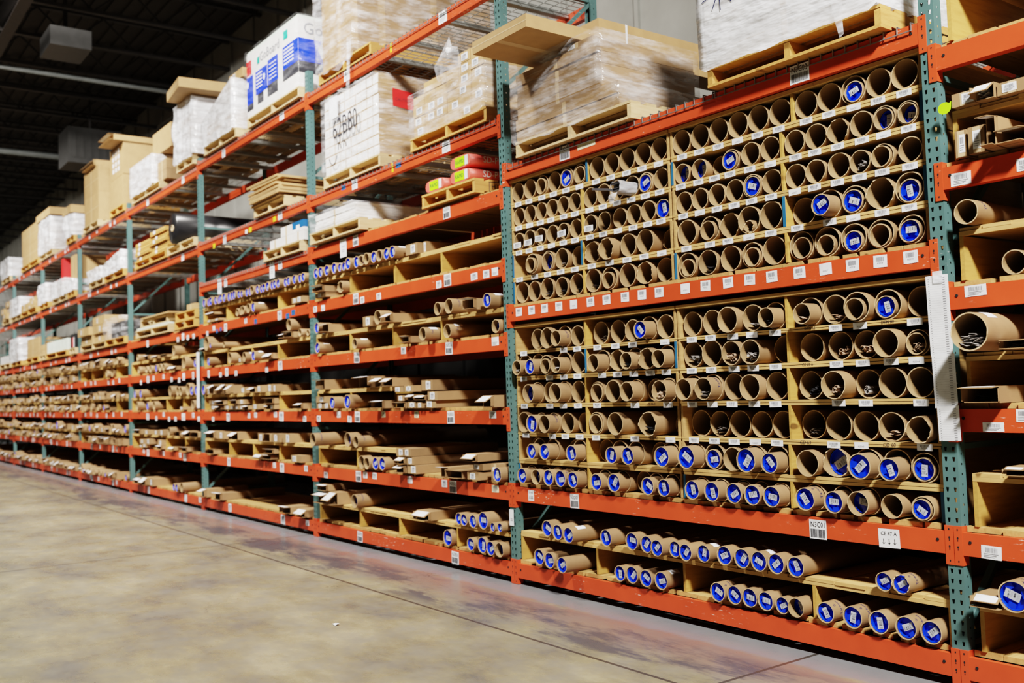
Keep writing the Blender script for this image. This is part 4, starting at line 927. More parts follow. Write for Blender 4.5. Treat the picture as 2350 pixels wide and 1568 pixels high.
    cart('I',130,160,150,z,'open',k); cart('I',390,470,128,z,'crumpled',k,Y=-.06); cart('I',494,550,138,z,'open',k,Y=-.05); cart('I',558,612,140,z,'open',k,Y=-.06)
    z=LZ[2]+.03; k=ctx('under',2)
    for xl,xr,yt,bs in ((106,142,302,0),(148,186,302,0)): cart('I',xl,xr,yt,z,'closed',k,Y=-.02)
    h=Z_at(*zp('I',140,305),-.02)-z; cart('I',104,168,262,z,'closed',k,Y=-.03,base=h+.004)
    ptube('I',208,308,80,z,'b',k,Y=-.06); ptube('I',298,302,92,z,'b',k,Y=-.06); cart('I',492,560,290,z,'open',k,Y=-.05)
    k='in carton stack above beam N3E03'
    g='stacked long cartons'
    def pile(rows,z,Y,Dp=1.0):
        for row in rows:
            hh=0
            for (xl,xr,yt,st) in row:
                e=cart('I',xl,xr,yt,z,st,k,Y=Y+rnd.uniform(-.02,.02),Dp=Dp); 
                hh=max(hh,max((v[2] for v in [c for c in e.children if c.name.startswith('carton_body')][0].bound_box)))
            z+=hh+.004
    pile([[(640,700,302,'open'),(712,768,298,'closed'),(772,808,302,'closed'),(834,900,290,'closed')],[(646,692,255,'closed'),(704,764,250,'open'),(772,836,255,'crumpled'),(846,912,228,'closed')],[(618,682,196,'closed'),(690,750,188,'closed')]],z,-.03)
    zz=Z_at(*zp('I',880,228),-.03)+.01
    cart('I',796,880,152,zz,'closed',k,Y=.05,noun='long brown carton on top') ; cart('I',1215,1290,255,z,'crumpled',k,Y=-.06,noun='flat crumpled carton with open white end')
    # N3E02
    z=BZ[1]; k=ctx('on',1)
    ptube('I',80,527,88,z,'o',k,Y=-.2,printed='Tarkett'); ptube('I',313,535,95,z,'r',k,Y=-.05); ptube('I',366,545,78,z,'o',k,Y=-.08,printed='Tarkett',noun='open tube stuffed with white paper')
    z=LZ[1]+.03; k=ctx('under',1)
    tubes_row('I',[(408,695,92,'o'),(448,700,85,'o'),(488,705,85),(530,710,88)],z,k)
    k='in carton stack above beam N3E02'
    pile([[(640,700,722,'open'),(710,772,720,'closed'),(1000,1075,758,'crumpled'),(1110,1185,768,'closed')],[(650,700,668,'open'),(706,752,665,'closed'),(1150,1215,712,'closed')],[(636,684,608,'closed'),(688,735,610,'closed')]],z,-.04)
    cart('I',936,990,735,z,'crumpled',k,Y=-.08,Dp=.7); cart('I',1270,1325,712,z,'closed',k,Y=-.03); ptube('I',1350,785,100,z,'b',k,Y=-.05)
    z2=Z_at(*zp('I',1180,712),-.04)+.02; cart('I',1102,1180,645,z2,'crumpled',k,Y=-.07,noun='torn brown carton on top')
    # N3E01
    z=BZ[0]; k=ctx('on',0)
    cart('I',120,190,905,z,'open',k,Y=-.05); cart('I',196,245,900,z,'open',k,Y=-.05); h=Z_at(*zp('I',155,903),-.05)-z; cart('I',132,185,850,z,'crumpled',k,Y=-.02,base=h+.014); ptube('I',357,930,92,z,'r',k,Y=-.06,printed='Tarkett'); cart('I',775,870,1025,z,'crumpled',k,Y=-.05,noun='flattened carton with white end')
    tubes_row('I',[(1040,1045,92),(1085,1050,95),(1155,1060,90),(1213,1062,115),(1290,1070,108),(1360,1078,112)],z,k)
    z=LZ[0]+.03; k=ctx('under',0)
    tubes_row('I',[(995,1235,110,'b','T'),(1122,1248,88),(1203,1247,110),(1270,1262,112),(1355,1275,115,'r')],z,k)
def bay_c():
    b=3; T=lambda z,x,y,Zl,w=.09,h=.065,p='paper':lab(z,x,y,Zl,w,h,'tag',None,p)
    L_=[[T('K',243,1330,LZ[0],.11,.13),T('K',625,1415,LZ[0],.12,.13),T('K',800,1440,LZ[0])],
        [T('K',235,1000,LZ[1],.11,.12),T('K',617,1045,LZ[1],.12,.12),T('K',563,1023,LZ[1]),T('K',790,1048,LZ[1])],
        [T('K',230,683,LZ[2],.11,.11),T('K',613,678,LZ[2],.13,.12),T('K',380,670,LZ[2]),T('K',428,667,LZ[2]),T('K',780,695,LZ[2]),T('K',122,697,LZ[2]),T('K',570,664,LZ[2])],
        [T('K',220,358,LZ[3],.11,.12),T('K',604,312,LZ[3],.12,.12),T('K',508,340,LZ[3]),T('K',287,367,LZ[3]),T('K',175,377,LZ[3]),T('K',90,372,LZ[3],.08,.1)],
        [T('J',265,1380,LZ[4],.11,.12),T('J',752,1270,LZ[4],.12,.12),T('J',160,1387,LZ[4]),T('J',445,1320,LZ[4]),T('J',100,1435,LZ[4]),lab('J',535,1325,LZ[4],.09,.06,'note',None,'bluetape'),lab('J',823,1275,LZ[4],.1,.06,'note',None,'bluetape'),lab('J',872,1245,LZ[4],.1,.06,'note',None,'bluetape'),lab('J',222,1395,LZ[4],.08,.05,'note',None,'bluetape'),lab('J',188,1412,LZ[4],.08,.05,'note',None,'bluetape')],
        [T('J',265,978,LZ[5],.11,.12),T('J',755,815,LZ[5],.12,.14),lab('J',212,1012,LZ[5],.15,.2,'note','SAMPLES'),lab('J',683,852,LZ[5],.15,.2,'note','SAMPLES')],
        [T('J',256,588,LZ[6],.11,.13),T('J',755,368,LZ[6],.12,.13),lab('J',162,645,LZ[6],.08,.06,'note',None,'yellow'),lab('J',487,500,LZ[6],.09,.06,'note',None,'yellow'),lab('J',705,403,LZ[6],.08,.06,'note',None,'yellow'),lab('J',452,517,LZ[6],.08,.05,'note')],
        [T('T',370,1150,LZ[7],.12,.12),T('T',805,865,LZ[7],.13,.12)]]
    for i in range(8):
        beam(b,LZ[i],L_[i],lev=LEVN[i]); beam(b,LZ[i],rear=True,lev=LEVN[i])
        if i<5: plank_deck(b,LZ[i],LEVN[i])
        else:
            for k in range(2): wire_deck(b,LZ[i]+.001,-3*L+.06+k*1.82,-3*L+1.86+k*1.82,LEVN[i])
    X=lambda z,x,zs:X_at(zp(z,x,0)[0],zs,.03)
    for i,(z,dv) in {1:('K',(240,412,600)),2:('K',(230,410,600)),3:('K',(228,402,590)),4:('J',(275,500,738))}.items():
        board_unit(b,LZ[i]+.0305,BZ[i],[X(z,d,LZ[i]+.12) for d in dv],LEVN[i])
    c=lambda s,i:f'{s} {LV1[i]}-level shelf, {BAYS[b]}'
    z=BZ[4]; k=c('on',4)
    tubes_row('J',[(x,0,82,'o' if x in (395,508) else 'b') for x in (78,104,132,165,192,221,252,282,314,348,392,417,443,475,508,540,571,601,643,680,713,750,788,825,880,920,982)],z,k,Y=-.03,group='long row of blue-capped tubes')
    z=LZ[4]+.03; k=c('under',4)
    for xl,xr,yt,bs in ((96,140,1318,0),(150,210,1300,0)): cart('J',xl,xr,yt,z,'closed',k)
    cart('J',90,165,1255,z,'open',k,base=.1); tubes_row('J',[(358,1265,72,'o'),(393,1255,76,'o'),(425,1245,78,'o'),(462,1235,88,'o'),(518,1220,90,'b','s')],z,k); cart('J',860,900,1115,z,'closed',k,Dp=.6); cart('J',908,960,1098,z,'closed',k,Dp=.6)
    z=BZ[3]; k=c('on',3)
    ptube('K',72,160,100,z,'o',k,Y=-.05); ptube('K',100,175,70,z,'b',k,Y=-.22); ptube('K',195,152,78,z,'r',k,Y=-.06); cart('K',610,640,82,z,'crumpled',k,Y=-.06); cart('K',645,700,70,z,'crumpled',k,Y=-.05); ptube('K',745,45,100,z,'o',k); ptube('K',800,48,85,z,'o',k,Y=.02) ; h=Z_at(*zp('K',672,70),-.05)-z
    ptube('K',668,40,85,z,'o',k,base=h+.02,noun='open cardboard tube riding on a crumpled carton')
    z=LZ[3]+.03; k=c('under',3)
    ptube('K',88,295,62,z,'b',k); ptube('K',240,272,78,z,'o',k,noun='open tube with dark end'); cart('K',308,326,258,z,'closed',k); ptube('K',345,262,68,z,'o',k,sticker=True); ptube('K',410,253,70,z,'b',k,sticker=True); cart('K',520,575,220,z,'open',k)
    z=BZ[2]; k=c('on',2)
    for xl,xr,yt,s in ((80,118,455,'closed'),(122,150,445,'open'),(155,180,450,'crumpled'),(186,214,445,'crumpled'),(244,268,450,'open'),(322,358,467,'closed'),(385,425,468,'open'),(438,472,452,'closed'),(512,545,445,'closed'),(552,578,450,'closed')): cart('K',xl,xr,yt,z,s,k)
    z=LZ[2]+.03; k=c('under',2)
    for xl,xr,yt,s in ((104,138,600,'closed'),(144,176,600,'open'),(182,222,600,'closed'),(236,270,602,'closed'),(276,304,600,'closed'),(310,336,600,'closed'),(360,392,600,'open'),(405,450,588,'closed'),(505,532,595,'open'),(537,580,592,'closed'),(724,770,582,'open')): cart('K',xl,xr,yt,z,s,k)
    h=Z_at(*zp('K',150,600),-.03)-z+.012
    for xl,xr,yt,s in ((94,150,562,'closed'),(156,205,562,'open'),(262,300,558,'open'),(308,340,555,'closed'),(520,575,545,'open')): cart('K',xl,xr,yt,z,s,k+', upper tier',base=h)
    z=BZ[1]; k=c('on',1)
    for xl,xr,yt,s in ((95,145,782,'crumpled'),(152,205,788,'closed'),(258,300,790,'open'),(446,482,802,'closed'),(488,530,802,'open'),(545,600,802,'closed'),(626,675,803,'closed')): cart('K',xl,xr,yt,z,s,k)
    z=LZ[1]+.03; k=c('under',1)
    for xl,xr,yt,s in ((82,125,912,'open'),(425,480,950,'open'),(490,535,955,'open'),(682,755,958,'closed')): cart('K',xl,xr,yt,z,s,k)
    cart('K',500,560,912,z,'open',k+', upper tier',base=Z_at(*zp('K',500,950),-.03)-z+.015)
    z=LZ[0]+.03; k=f'on lowest plank deck, {BAYS[b]}'
    for xl,xr,yt,s in ((138,190,1228,'open'),(166,182,1228,'closed'),(620,680,1325,'open'),(735,800,1345,'open')):
        if xl!=166: cart('K',xl,xr,yt,z,s,k,Dp=.9)
    # white paper strip hanging on the post beyond
    e=empty('hanging_price_list',(-3*L-.02,-.03,0)); tag(e,'long white paper strip hanging on the third green post from right','','price list')
    for z0,z1 in ((1.70,2.25),(1.45,1.72)):
        mb=MB(); quad(mb,-.075,.045,z0,z1,-.004 if z0<1.7 else 0); o=mb.build('list_sheet',['paper'],e)
def bay_d():
    b=4
    LV=[(0,LZ[0]),(1,LZ[1]),(2,LZ[2]),(3,LZ[3]),(4,2.6),(6,3.79),(7,4.93)]
    T=lambda z,x,y,Zl,w=.1,h=.07,p='paper':lab(z,x,y,Zl,w,h,'tag',None,p)
    Lb={0:[T('M',505,1390,LZ[0],.11,.12),T('M',772,1450,LZ[0],.12,.13),T('M',900,1462,LZ[0])],1:[T('M',500,1125,LZ[1],.12,.13),T('M',765,1158,LZ[1],.13,.13),T('M',612,1132,LZ[1]),T('M',732,1142,LZ[1]),T('M',470,1110,LZ[1])],
        2:[T('M',498,868,LZ[2],.14,.1),T('M',755,868,LZ[2],.16,.12),T('M',613,852,LZ[2]),T('M',560,880,LZ[2]),T('M',652,886,LZ[2]),T('M',698,885,LZ[2]),T('M',826,857,LZ[2]),T('M',893,884,LZ[2])],
        3:[T('M',500,600,LZ[3],.14,.11),T('M',757,580,LZ[3],.12,.13),T('M',612,580,LZ[3]),T('M',670,600,LZ[3]),T('M',724,605,LZ[3]),T('M',825,572,LZ[3],.08,.12),T('M',540,590,LZ[3]),T('M',450,622,LZ[3])],
        4:[T('M',497,343,2.6,.11,.13),T('M',752,292,2.6,.11,.13),T('M',715,313,2.6),T('M',787,298,2.6),T('M',828,288,2.6)],6:[T('P',1225,1535,3.79,.12,.13)],7:[T('P',950,1105,4.93,.12,.13),T('P',1227,930,4.93,.12,.13)]}
    for i,z in LV:
        beam(b,z,Lb[i],lev=LEVN[i]); beam(b,z,rear=True,lev=LEVN[i])
        if i<5: plank_deck(b,z,LEVN[i])
        else:
            for k in range(2): wire_deck(b,z+.001,-4*L+.06+k*1.82,-4*L+1.86+k*1.82,LEVN[i])
    X=lambda x,zs:X_at(zp('M',x,0)[0],zs,.03)
    for i,dv in {1:(512,632,770),2:(515,635,755),3:(510,630,750)}.items(): board_unit(b,LZ[i]+.0305,BZ[i],[X(d,LZ[i]+.12) for d in dv],LEVN[i])
    c=lambda s,i:f'{s} {LV1[i]}-level shelf, {BAYS[b]}'
    z=BZ[3]; k=c('on',3); ptube('M',425,448,48,z,'o',k); cart('M',480,512,425,z,'crumpled',k); cart('M',530,572,430,z,'open',k); cart('M',590,640,420,z,'open',k); ptube('M',685,410,70,z,'o',k,Y=-.06); cart('M',850,885,378,z,'open',k,Dp=.6)
    z=LZ[3]+.03; k=c('under',3)
    tubes_row('M',[(428,545,52,'o'),(480,545,48,'o'),(515,542,50,'o'),(553,535,55),(578,532,55,'o'),(612,530,55,'o'),(755,505,88,'o'),(858,490,62)],z,k); cart('M',655,705,505,z,'open',k)
    z=BZ[2]; k=c('on',2); tubes_row('M',[(405,700,60),(443,695,60),(660,690,75,'o'),(712,688,68,'o'),(735,688,66,'o'),(778,665,90,'o'),(808,675,72),(852,672,72),(875,672,72)],z,k)
    z=LZ[2]+.03; k=c('under',2); tubes_row('M',[(425,800,62,'o'),(488,803,60,'b'),(535,800,64,'o'),(815,795,70,'r')],z,k); cart('M',728,752,795,z,'closed',k)
    z=BZ[1]; k=c('on',1)
    for xl,xr,yt,s in ((415,450,960,'crumpled'),(468,500,965,'closed'),(545,570,965,'closed'),(575,612,962,'closed'),(700,740,975,'open'),(770,805,970,'open'),(838,885,980,'open')): cart('M',xl,xr,yt,z,s,k)
    ptube('M',650,970,62,z,'r',k)
    z=LZ[1]+.03; k=c('under',1)
    for xl,xr,yt,s in ((440,460,1070,'closed'),(464,500,1065,'closed'),(575,612,1075,'open'),(655,690,1085,'open'),(745,785,1088,'open')): cart('M',xl,xr,yt,z,s,k)
    h=Z_at(*zp('M',470,1068),-.03)-z+.012
    for xl,xr,yt,s in ((440,468,1028,'closed'),(474,500,1025,'closed'),(580,612,1035,'closed')): cart('M',xl,xr,yt,z,s,k+', upper tier',base=h)
    z=LZ[0]+.03; k=f'on lowest plank deck, {BAYS[b]}'
    for xl,xr,yt,s in ((418,460,1310,'crumpled'),(470,500,1305,'open'),(508,540,1315,'closed')): cart('M',xl,xr,yt,z,s,k,Dp=.8)
    tubes_row('M',[(692,1365,55),(712,1365,56),(742,1368,70,'o')],z,k,Y=-.05); cart('M',885,915,1385,z,'open',k,Dp=.6)
def far_bays():
    for b in (5,6,7,8,9):
        LV=[(0,LZ[0]),(1,LZ[1]),(2,LZ[2]),(3,LZ[3]),(4,2.57),(6,3.78),(7,4.93)]; q=random.Random(b*101)
        for i,z in LV:
            xs=[-b*L+x for x in ((.5,.95,1.4,2.3,2.75,3.2) if i in (2,3) else (1.0,1.6,2.9))]
            labs=[(x+q.uniform(-.1,.1),q.uniform(-.02,.02),.1,.075,'tag',None,'paper') for x in xs]
            labs+=[(-b*L+1.05,0,.12,.13,'tag',None,'paper'),(-b*L+2.62,0,.12,.13,'tag',None,'paper')] if i not in (2,3) else []
            beam(b,z,labs,lev=LEVN[i]); beam(b,z,rear=True,lev=LEVN[i])
            if i<5: plank_deck(b,z,LEVN[i])
            else:
                for k in range(2): wire_deck(b,z+.001,-b*L+.06+k*1.82,-b*L+1.86+k*1.82,LEVN[i])
        for i in (1,2,3): board_unit(b,LZ[i]+.0305,BZ[i],[-b*L+x for x in (.95,1.87,2.8)],LEVN[i])
        for i in range(4):
            for tier in ((0,1) if i else (0,)):
                z=(LZ[i]+.03) if tier==0 else BZ[i]; room=(BZ[i]-.045-z) if (tier==0 and i) else .19 if i==3 else .34
                k=f'{"under" if tier==0 else "on"} {LV1[i]}-level shelf, {BAYS[b]}' if i else f'on lowest plank deck, {BAYS[b]}'
                div=[0,.95,1.87,2.8,3.74] if (tier==0 and i) else [0,3.74]
                for d0,d1 in zip(div,div[1:]):
                    x=-b*L+d0+.09; end=-b*L+d1-.06
                    if tier==0 and i and b==5 and q.random()<.35: continue
                    while x<end-.1:
                        t=q.random()
                        if t<.27: x+=q.uniform(.05,.3); continue
                        Y=q.uniform(-.09,.0)
                        if t<.56:
                            r=min(q.choice((.045,.05,.055,.065,.075,.09)),room/2-.01)
                            if x+2*r>end: break
                            tube(x+r,Y,z+.001+r,r,q.choice(('o','o','b','r')),k,'tubes in the far bays',printed=None); x+=2*r+q.uniform(.006,.03)
                        else:
                            w=q.uniform(.1,.2); h=min(q.uniform(.06,.14),room-.03)
                            if x+w>end: break
                            carton(x+w/2,Y,z+.001,w-.02,h,.9,q.choice(('closed','open','open','crumpled')),ctx=k,group='cartons in the far bays',seed=int(x*100)); x+=w+q.uniform(.03,.08)
# ------------------------------------------------------------------ pallet loads on the upper levels
def sbox(*a,**k): return carton(*a,name='shipping_box',**k)
def span(z,xl,xr,zs,Y=-.05):
    a,c=X_at(zp(z,xl,0)[0],zs,Y),X_at(zp(z,xr,0)[0],zs,Y); b=math.ceil(-((a+c)/2)/L); lo,hi=-b*L+.1,-(b-1)*L-.1
    return max(a,lo),min(c,hi)
def ztop(z,x,y,Y=-.05): return Z_at(*zp(z,x,y),Y)
def loads_tube_bay():
    b='top of the tube bay'; z=3.404
    pallet(-3.47,-2.14,-.06,z,'under the step-stacked wrapped cartons, '+b,Dp=1.02); zt=z+.126
    stack(-3.465,-2.262,-.055,1.0,zt,[.088,.088],'long flat carton in clear wrap,','of step-stacked pallet, lower tier',mat='card',jit=.012,group='wrapped flat cartons',seed=2)
    stack(-3.455,-2.445,-.05,.98,zt+.177,[.09]*4,'long flat carton in clear wrap,','of step-stacked pallet, upper tier',mat='card',jit=.015,group='wrapped flat cartons',seed=5,stick=False)
    sbox(-2.72,-.03,zt+.54,.36,.045,.9,'closed',noun='flat carton under wrap at the very top',ctx='of the step-stacked pallet',group=None)
    film(-3.487,-2.25,-.085,.98,zt+.003,zt+.182,'lower tier of the step-stacked pallet, tube bay','shiny clear stretch wrap','film',1,.008,.07,top=False)
    film(-3.482,-2.43,-.083,.96,zt+.19,zt+.605,'upper tier of the step-stacked pallet, tube bay','shiny clear stretch wrap','film',4,.012,0)
    # carton bridging across the post, and a long carton lying back on top
    e=empty('shipping_box',(-3.047,-.505,4.139),R(0)); mb=MB(); mb.box(-.34,.34,0,.78,0,.095); mb.build('carton_body',['boxtan'],e); mb=MB(); mb.box(-.342,.342,-.001,.0,.045,.053); mb.box(-.03,.03,-.0012,.781,.0952,.0965); mb.box(-.03,.03,-.0012,.781,-.0012,-.0002); mb.build('tape',['tubeend'],e)
    tag(e,'flat taped tan carton jutting out past the green post','on the step-stacked pallet','box')
    e=empty('shipping_box',(-2.95,.3,4.137)); mb=MB(); mb.box(-.12,.12,0,1.9,0,.27); mb.build('carton_body',['boxtan'],e); mb=MB(); mb.box(-.1215,.1215,.28,.3,-.0,.2715); mb.build('strap',['paper'],e)
    tag(e,'long narrow brown carton with a white strap lying','behind the step-stacked wrapped pallet','box')
    mb=MB(); mb.tubeline([(-3.86,.1,4.97),(-3.87,.08,4.75),(-3.855,.1,4.6),(-3.88,.07,4.5)],.022); o=mb.build('hanging_plastic_strip',['blackroll']); tag(o,'black plastic strip dangling beside the green post','left of the tube bay top','plastic strip')
    # right load
    pallet(-1.41,-.2,-.09,z,'under the white wrapped load with ink star marks',Dp=1.02,noun='wooden pallet with pale front board',mat='palo'); mb=MB()
    stack(-1.425,-.225,-.08,.98,zt,[.2,.2,.2,.2,.2],'flat carton inside white wrap,','of the ink-marked load',mat='boxwhite',group='cartons under white wrap',seed=8)
    o=film(-1.45,-.205,-.11,.93,zt+.003,zt+1.02,'around the ink-marked load, '+b,'dense white stretch wrap','filmw',9,.008,.05)
    y=-.0135
    def star(cx,cz,n,l,seed):
        q=random.Random(seed); mb=MB()
        for i in range(n):
            a=math.pi+ (i+.6)*math.pi/n+q.uniform(-.15,.15); r=l*q.uniform(.8,1.1); c,s=math.cos(a),math.sin(a); w=.0045
            mb.add([(cx-s*w,y,cz+c*w),(cx+s*w,y,cz-c*w),(cx+r*c+s*w*.7,y,cz+r*s-c*w*.7),(cx+r*c-s*w*.7,y,cz+r*s+c*w*.7)],[(0,1,2,3)])
        mb.build('ink_star',['navy'],o)
    X0=o.location.x; Z0=o.location.z
    star(-1.26-X0,3.975-Z0,5,.14,1); star(-.62-X0,3.99-Z0,5,.17,2)
    mb=MB(); mb.add([(-1.05-X0,y,3.86-Z0),(-.84-X0,y,3.86-Z0),(-.84-X0,y,4.03-Z0),(-1.05-X0,y,4.03-Z0)],[(0,1,2,3)]); mb.add([(-1.02-X0,y-.001,3.93-Z0),(-.87-X0,y-.001,3.93-Z0),(-.87-X0,y-.001,4.02-Z0),(-1.02-X0,y-.001,4.02-Z0)],[(0,1,2,3)],1)
    for k in range(5): mb.add([(-1.05-X0,y-.002,3.872-Z0+k*.009),(-.9-X0-k*.02,y-.002,3.872-Z0+k*.009),(-.9-X0-k*.02,y-.002,3.875-Z0+k*.009),(-1.05-X0,y-.002,3.875-Z0+k*.009)],[(0,1,2,3)],1)
    mb.build('document_pouch',['paper','grayink'],o)
    mb=MB(); mb.box(-.78-X0,-.6-X0,y,y+.001,3.765-Z0,3.768-Z0); mb.build('pen_line',['navy'],o)
    mb=MB(); mb.add([(-.47-X0,-.02,3.62-Z0),(-.4-X0,-.02,3.61-Z0),(-.375-X0,-.06,3.5-Z0),(-.36-X0,-.075,3.4-Z0),(-.39-X0,-.07,3.385-Z0),(-.43-X0,-.05,3.5-Z0)],[(0,1,2,5),(5,2,3,4)],0,True); mb.build('wrap_tail',['filmc'],o)
def loads_e():
    b='N3E bay'; z=LZ[7]+.012
    pallet(-7.12,-5.9,-.02,z,'under the big brown carton above the N3E bay',Dp=1.05,mat='palo',noun='orange-tinted wooden pallet')
    e=empty('shipping_box',(-6.66,.02,z+.128)); mb=MB(); mb.box(-.42,.42,0,1.7,0,1.35); mb.build('carton_body',['card'],e); mb=MB(); mb.box(-.4215,.4215,.25,.33,0,1.351); mb.box(-.4215,.4215,.9,.98,0,1.351); mb.box(-.03,.03,-.0015,0,0,1.35); mb.build('tape',['boxtan'],e)
    tag(e,'big brown carton with broad tape bands, tallest load','above the N3E bay','box')
    film(-7.13,-6.225,-.035,1.76,z+.13,z+1.45,'hanging over the big brown carton above the N3E bay','milky torn stretch wrap','film',3,.03,.16,top=False)
    mb=MB(); mb.add([(-6.36,-.05,z+.3),(-6.24,-.05,z+.3),(-6.28,-.06,z+.02),(-6.3,-.065,z-.3),(-6.38,-.062,z-.28),(-6.35,-.06,z+.02)],[(0,1,2,5),(5,2,3,4)],0,True); o=mb.build('hanging_plastic_strip',['filmc']); tag(o,'clear wrap tail hanging over the beam','below the big brown carton','plastic strip')
    z=LZ[6]+.012; zt=z+.126
    pallet(-7.03,-5.75,-.03,z,'under the white label-ended cartons, N3E bay',Dp=1.02)
    n=10; w=1.225/n
    q=random.Random(2); first=None; hs=.1035
    for j in range(8):
        for i in range(n):
            x=-7.005+w*(i+.5); e=empty('slim_carton',(x,-.015+q.uniform(0,.008),zt+j*hs+.0005)); ww=w/2-.0015; mb=MB(); mb.box(-ww,ww,0,.95,0,hs-.002); mb.build('carton_body',['boxtan'],e)
            mb=MB(); mb.box(-ww*.96,ww*.96,-.0012,-.0001,.006,hs-.008); mb.box(-ww*.5,ww*.5,-.0018,-.00125,.035,.075,1); mb.build('end_label',['boxwhite','paper'],e)
            tag(e,'white-ended slim box',f'{"bottom" if j==0 else "top" if j==7 else ORD[j+1]+" layer up"} in the pallet stack, N3E bay','slim box','white-ended slim boxes')
    o=film(-7.022,-5.762,-.045,.97,zt+.003,zt+.835,'around the white-ended cartons, N3E bay','clear wrap with black marker scribble','film',12,.006,.02)
    mb=MB(); y=-.013
    def stroke(pts,w=.006):
        for (a0,c0),(a1,c1) in zip(pts,pts[1:]): mb.bar((a0,y,c0),(a1,y,c1),w,0,w)
    def arc(cx,cz,rx,rz,t0,t1,n=14): return [(cx+rx*math.cos(t0+(t1-t0)*k/n),cz+rz*math.sin(t0+(t1-t0)*k/n)) for k in range(n+1)]
    put_text(mb,'62B80',-.04,.44,.56,y-.002,0,.04,1.35); stroke(arc(-.33,.17,.09,.09,3.3,6.2)); stroke(arc(-.17,.22,.03,.05,3.4,-.2)); stroke(arc(-.05,.22,.03,.05,3.4,-.2))
    mb.build('marker_scribble',['ink'],o)
    mb=MB(); quad(mb,-.4,-.2,.57,.8,y); mb.build('paper_sheet',['paper'],o)
    mb=MB(); xx=.642
    mb.add([(xx,.18,.5),(xx,.42,.48),(xx,.42,.66),(xx,.18,.68)],[(0,1,2,3)]); vs,fs=TXT['CAUTION']; mb.add([(xx+.002,.3+a*.19,.57+c*.19) for a,c in vs],fs,1); mb.build('red_sticker',['red','ink'],o)
    pallet(-5.155,-3.905,-.03,z,'under the brown cartons with torn film, N3E bay',Dp=1.0,mat='palo',noun='tilted-looking orange wooden pallet')
    hts=[5,5,5,6,6,6]; w=1.17/6
    for i,nh in enumerate(hts):
        for j in range(nh-1 if i<3 else nh-1):
            pass
    for j in range(6):
        for i in range(6):
            if j==4 and i<1 or j==5 and i<4: continue
            x=-5.115+w*(i+.5); e=empty('shipping_box',(x,-.012+q.uniform(0,.01),zt+j*.095)); ww=w/2-.002; mb=MB(); mb.box(-ww,ww,0,.92,0,.0925); mb.build('carton_body',['boxtan'],e)
            if q.random()<.45: obj('carton_label',label_mesh('tag',.1,.06,None,i+j),e,(q.uniform(-.03,.03),-.002,.046))
            tag(e,'brown box',f'{"bottom layer" if j==0 else "top layer" if j==5 else ORD[j+1]+" layer up"}, right pallet of N3E bay','box','brown cartons beside the white-ended stack')
    film(-5.135,-3.925,-.045,.95,zt+.003,zt+.4,'around the brown cartons, right pallet of N3E bay','crumpled clear stretch wrap','film',6,.012,.06,top=False)
    mb=MB(); q=random.Random(4)
    pts=[(-.27,.1),(-.15,.17),(-.02,.3),(.03,.2),(.13,.16),(.16,.02),(.1,-.1),(.02,-.16),(-.1,-.12),(-.22,-.04)]
    vs=[(x,-.012+q.uniform(-.03,.008),zz) for x,zz in pts]+[(x*.55,-.05+q.uniform(-.03,.02),zz*.55) for x,zz in pts]+[(0,-.07,.02)]; n=len(pts)
    mb.add(vs,[(i,(i+1)%n,n+(i+1)%n,n+i) for i in range(n)]+[(n+i,n+(i+1)%n,2*n) for i in range(n)],0,False); o=mb.build('draped_film',['filmc'],None,(-4.33,-.06,zt+.42)); tag(o,'bunched white plastic film clump','on the brown cartons, right pallet of N3E bay','plastic wrap')
    z=LZ[5]+.032
    x0,x1=span('H',82,490,z); pallet(x0,x1,-.06,z,'under the wrapped flat boards above beam N3F06',Dp=1.02); H=ztop('H',430,150)-z-.126
    stack(x0+.1,x1-.14,-.04,.96,z+.126,[H/6]*6,'flat pale board carton in wrap,','of the stack above beam N3F06',mat='boxwhite',jit=.02,group='wrapped flat boards')
    film(x0+.05,x1-.12,-.075,.95,z+.13,z+.13+H*1.03,'over the flat boards above beam N3F06','loose clear stretch wrap','film',15,.02,.03)
    x0,x1=span('U',835,1215,z); pallet(x0,x1,-.04,z,'under the salmon bags above beam N3E06',Dp=1.0,stamp=True,mat='palo',noun='stamped wooden pallet')
    def bag(x,zb,lab,w=.33):
        e=empty('product_bag',(x,-.02,zb)); mb=MB(); n=14; m=8; vs=[]
        for j in range(m+1):
            v=j/m
            for i in range(n):
                t=2*math.pi*i/n; c,s=math.cos(t),math.sin(t); k=(abs(math.sin(math.pi*min(.5,max(.0,v*4+.12))*1)) if v<.12 else 1)
                sx=w/2*math.copysign(abs(c)**.55,c); sz=.058*math.copysign(abs(s)**.7,s)
                vs.append((sx*(.96 if j in(0,m) else 1),.62*v,.062+sz*(.35 if j==m else .93 if j==0 else 1)))
        mb.add(vs,[(j*n+i,j*n+(i+1)%n,(j+1)*n+(i+1)%n,(j+1)*n+i) for j in range(m) for i in range(n)],0,True); mb.add([],[]); mb.f+= [list(range(n))[::-1],[m*n+i for i in range(n)]]; mb.m+=[0,0]; mb.sm+=[False,False]
        mb.build('bag_body',['salmon'],e)
        mb=MB(); quad(mb,-w*.25,w*.2,.022,.104,-.003); quad(mb,w*.22,w*.36,.022,.104,-.003,1)
        vs,fs=TXT['RAPID']; mb.add([(a*w*.38-w*.02,-.0045,.062+c*w*.38) for a,c in vs],fs,2); mb.build('bag_label',['lime','paper','ink'],e)
        vs,fs=TXT['SD-P RAPID']; mb=MB(); mb.add([(w/2+.002,.33+a*.4,.062+c*.4) for a,c in vs],fs); mb.build('bag_lettering',['paper'],e)
        tag(e,'salmon powder bag with lime label',lab,'bag','salmon bags')
    zb=z+.127; xs=(x0+.2,x0+.62)
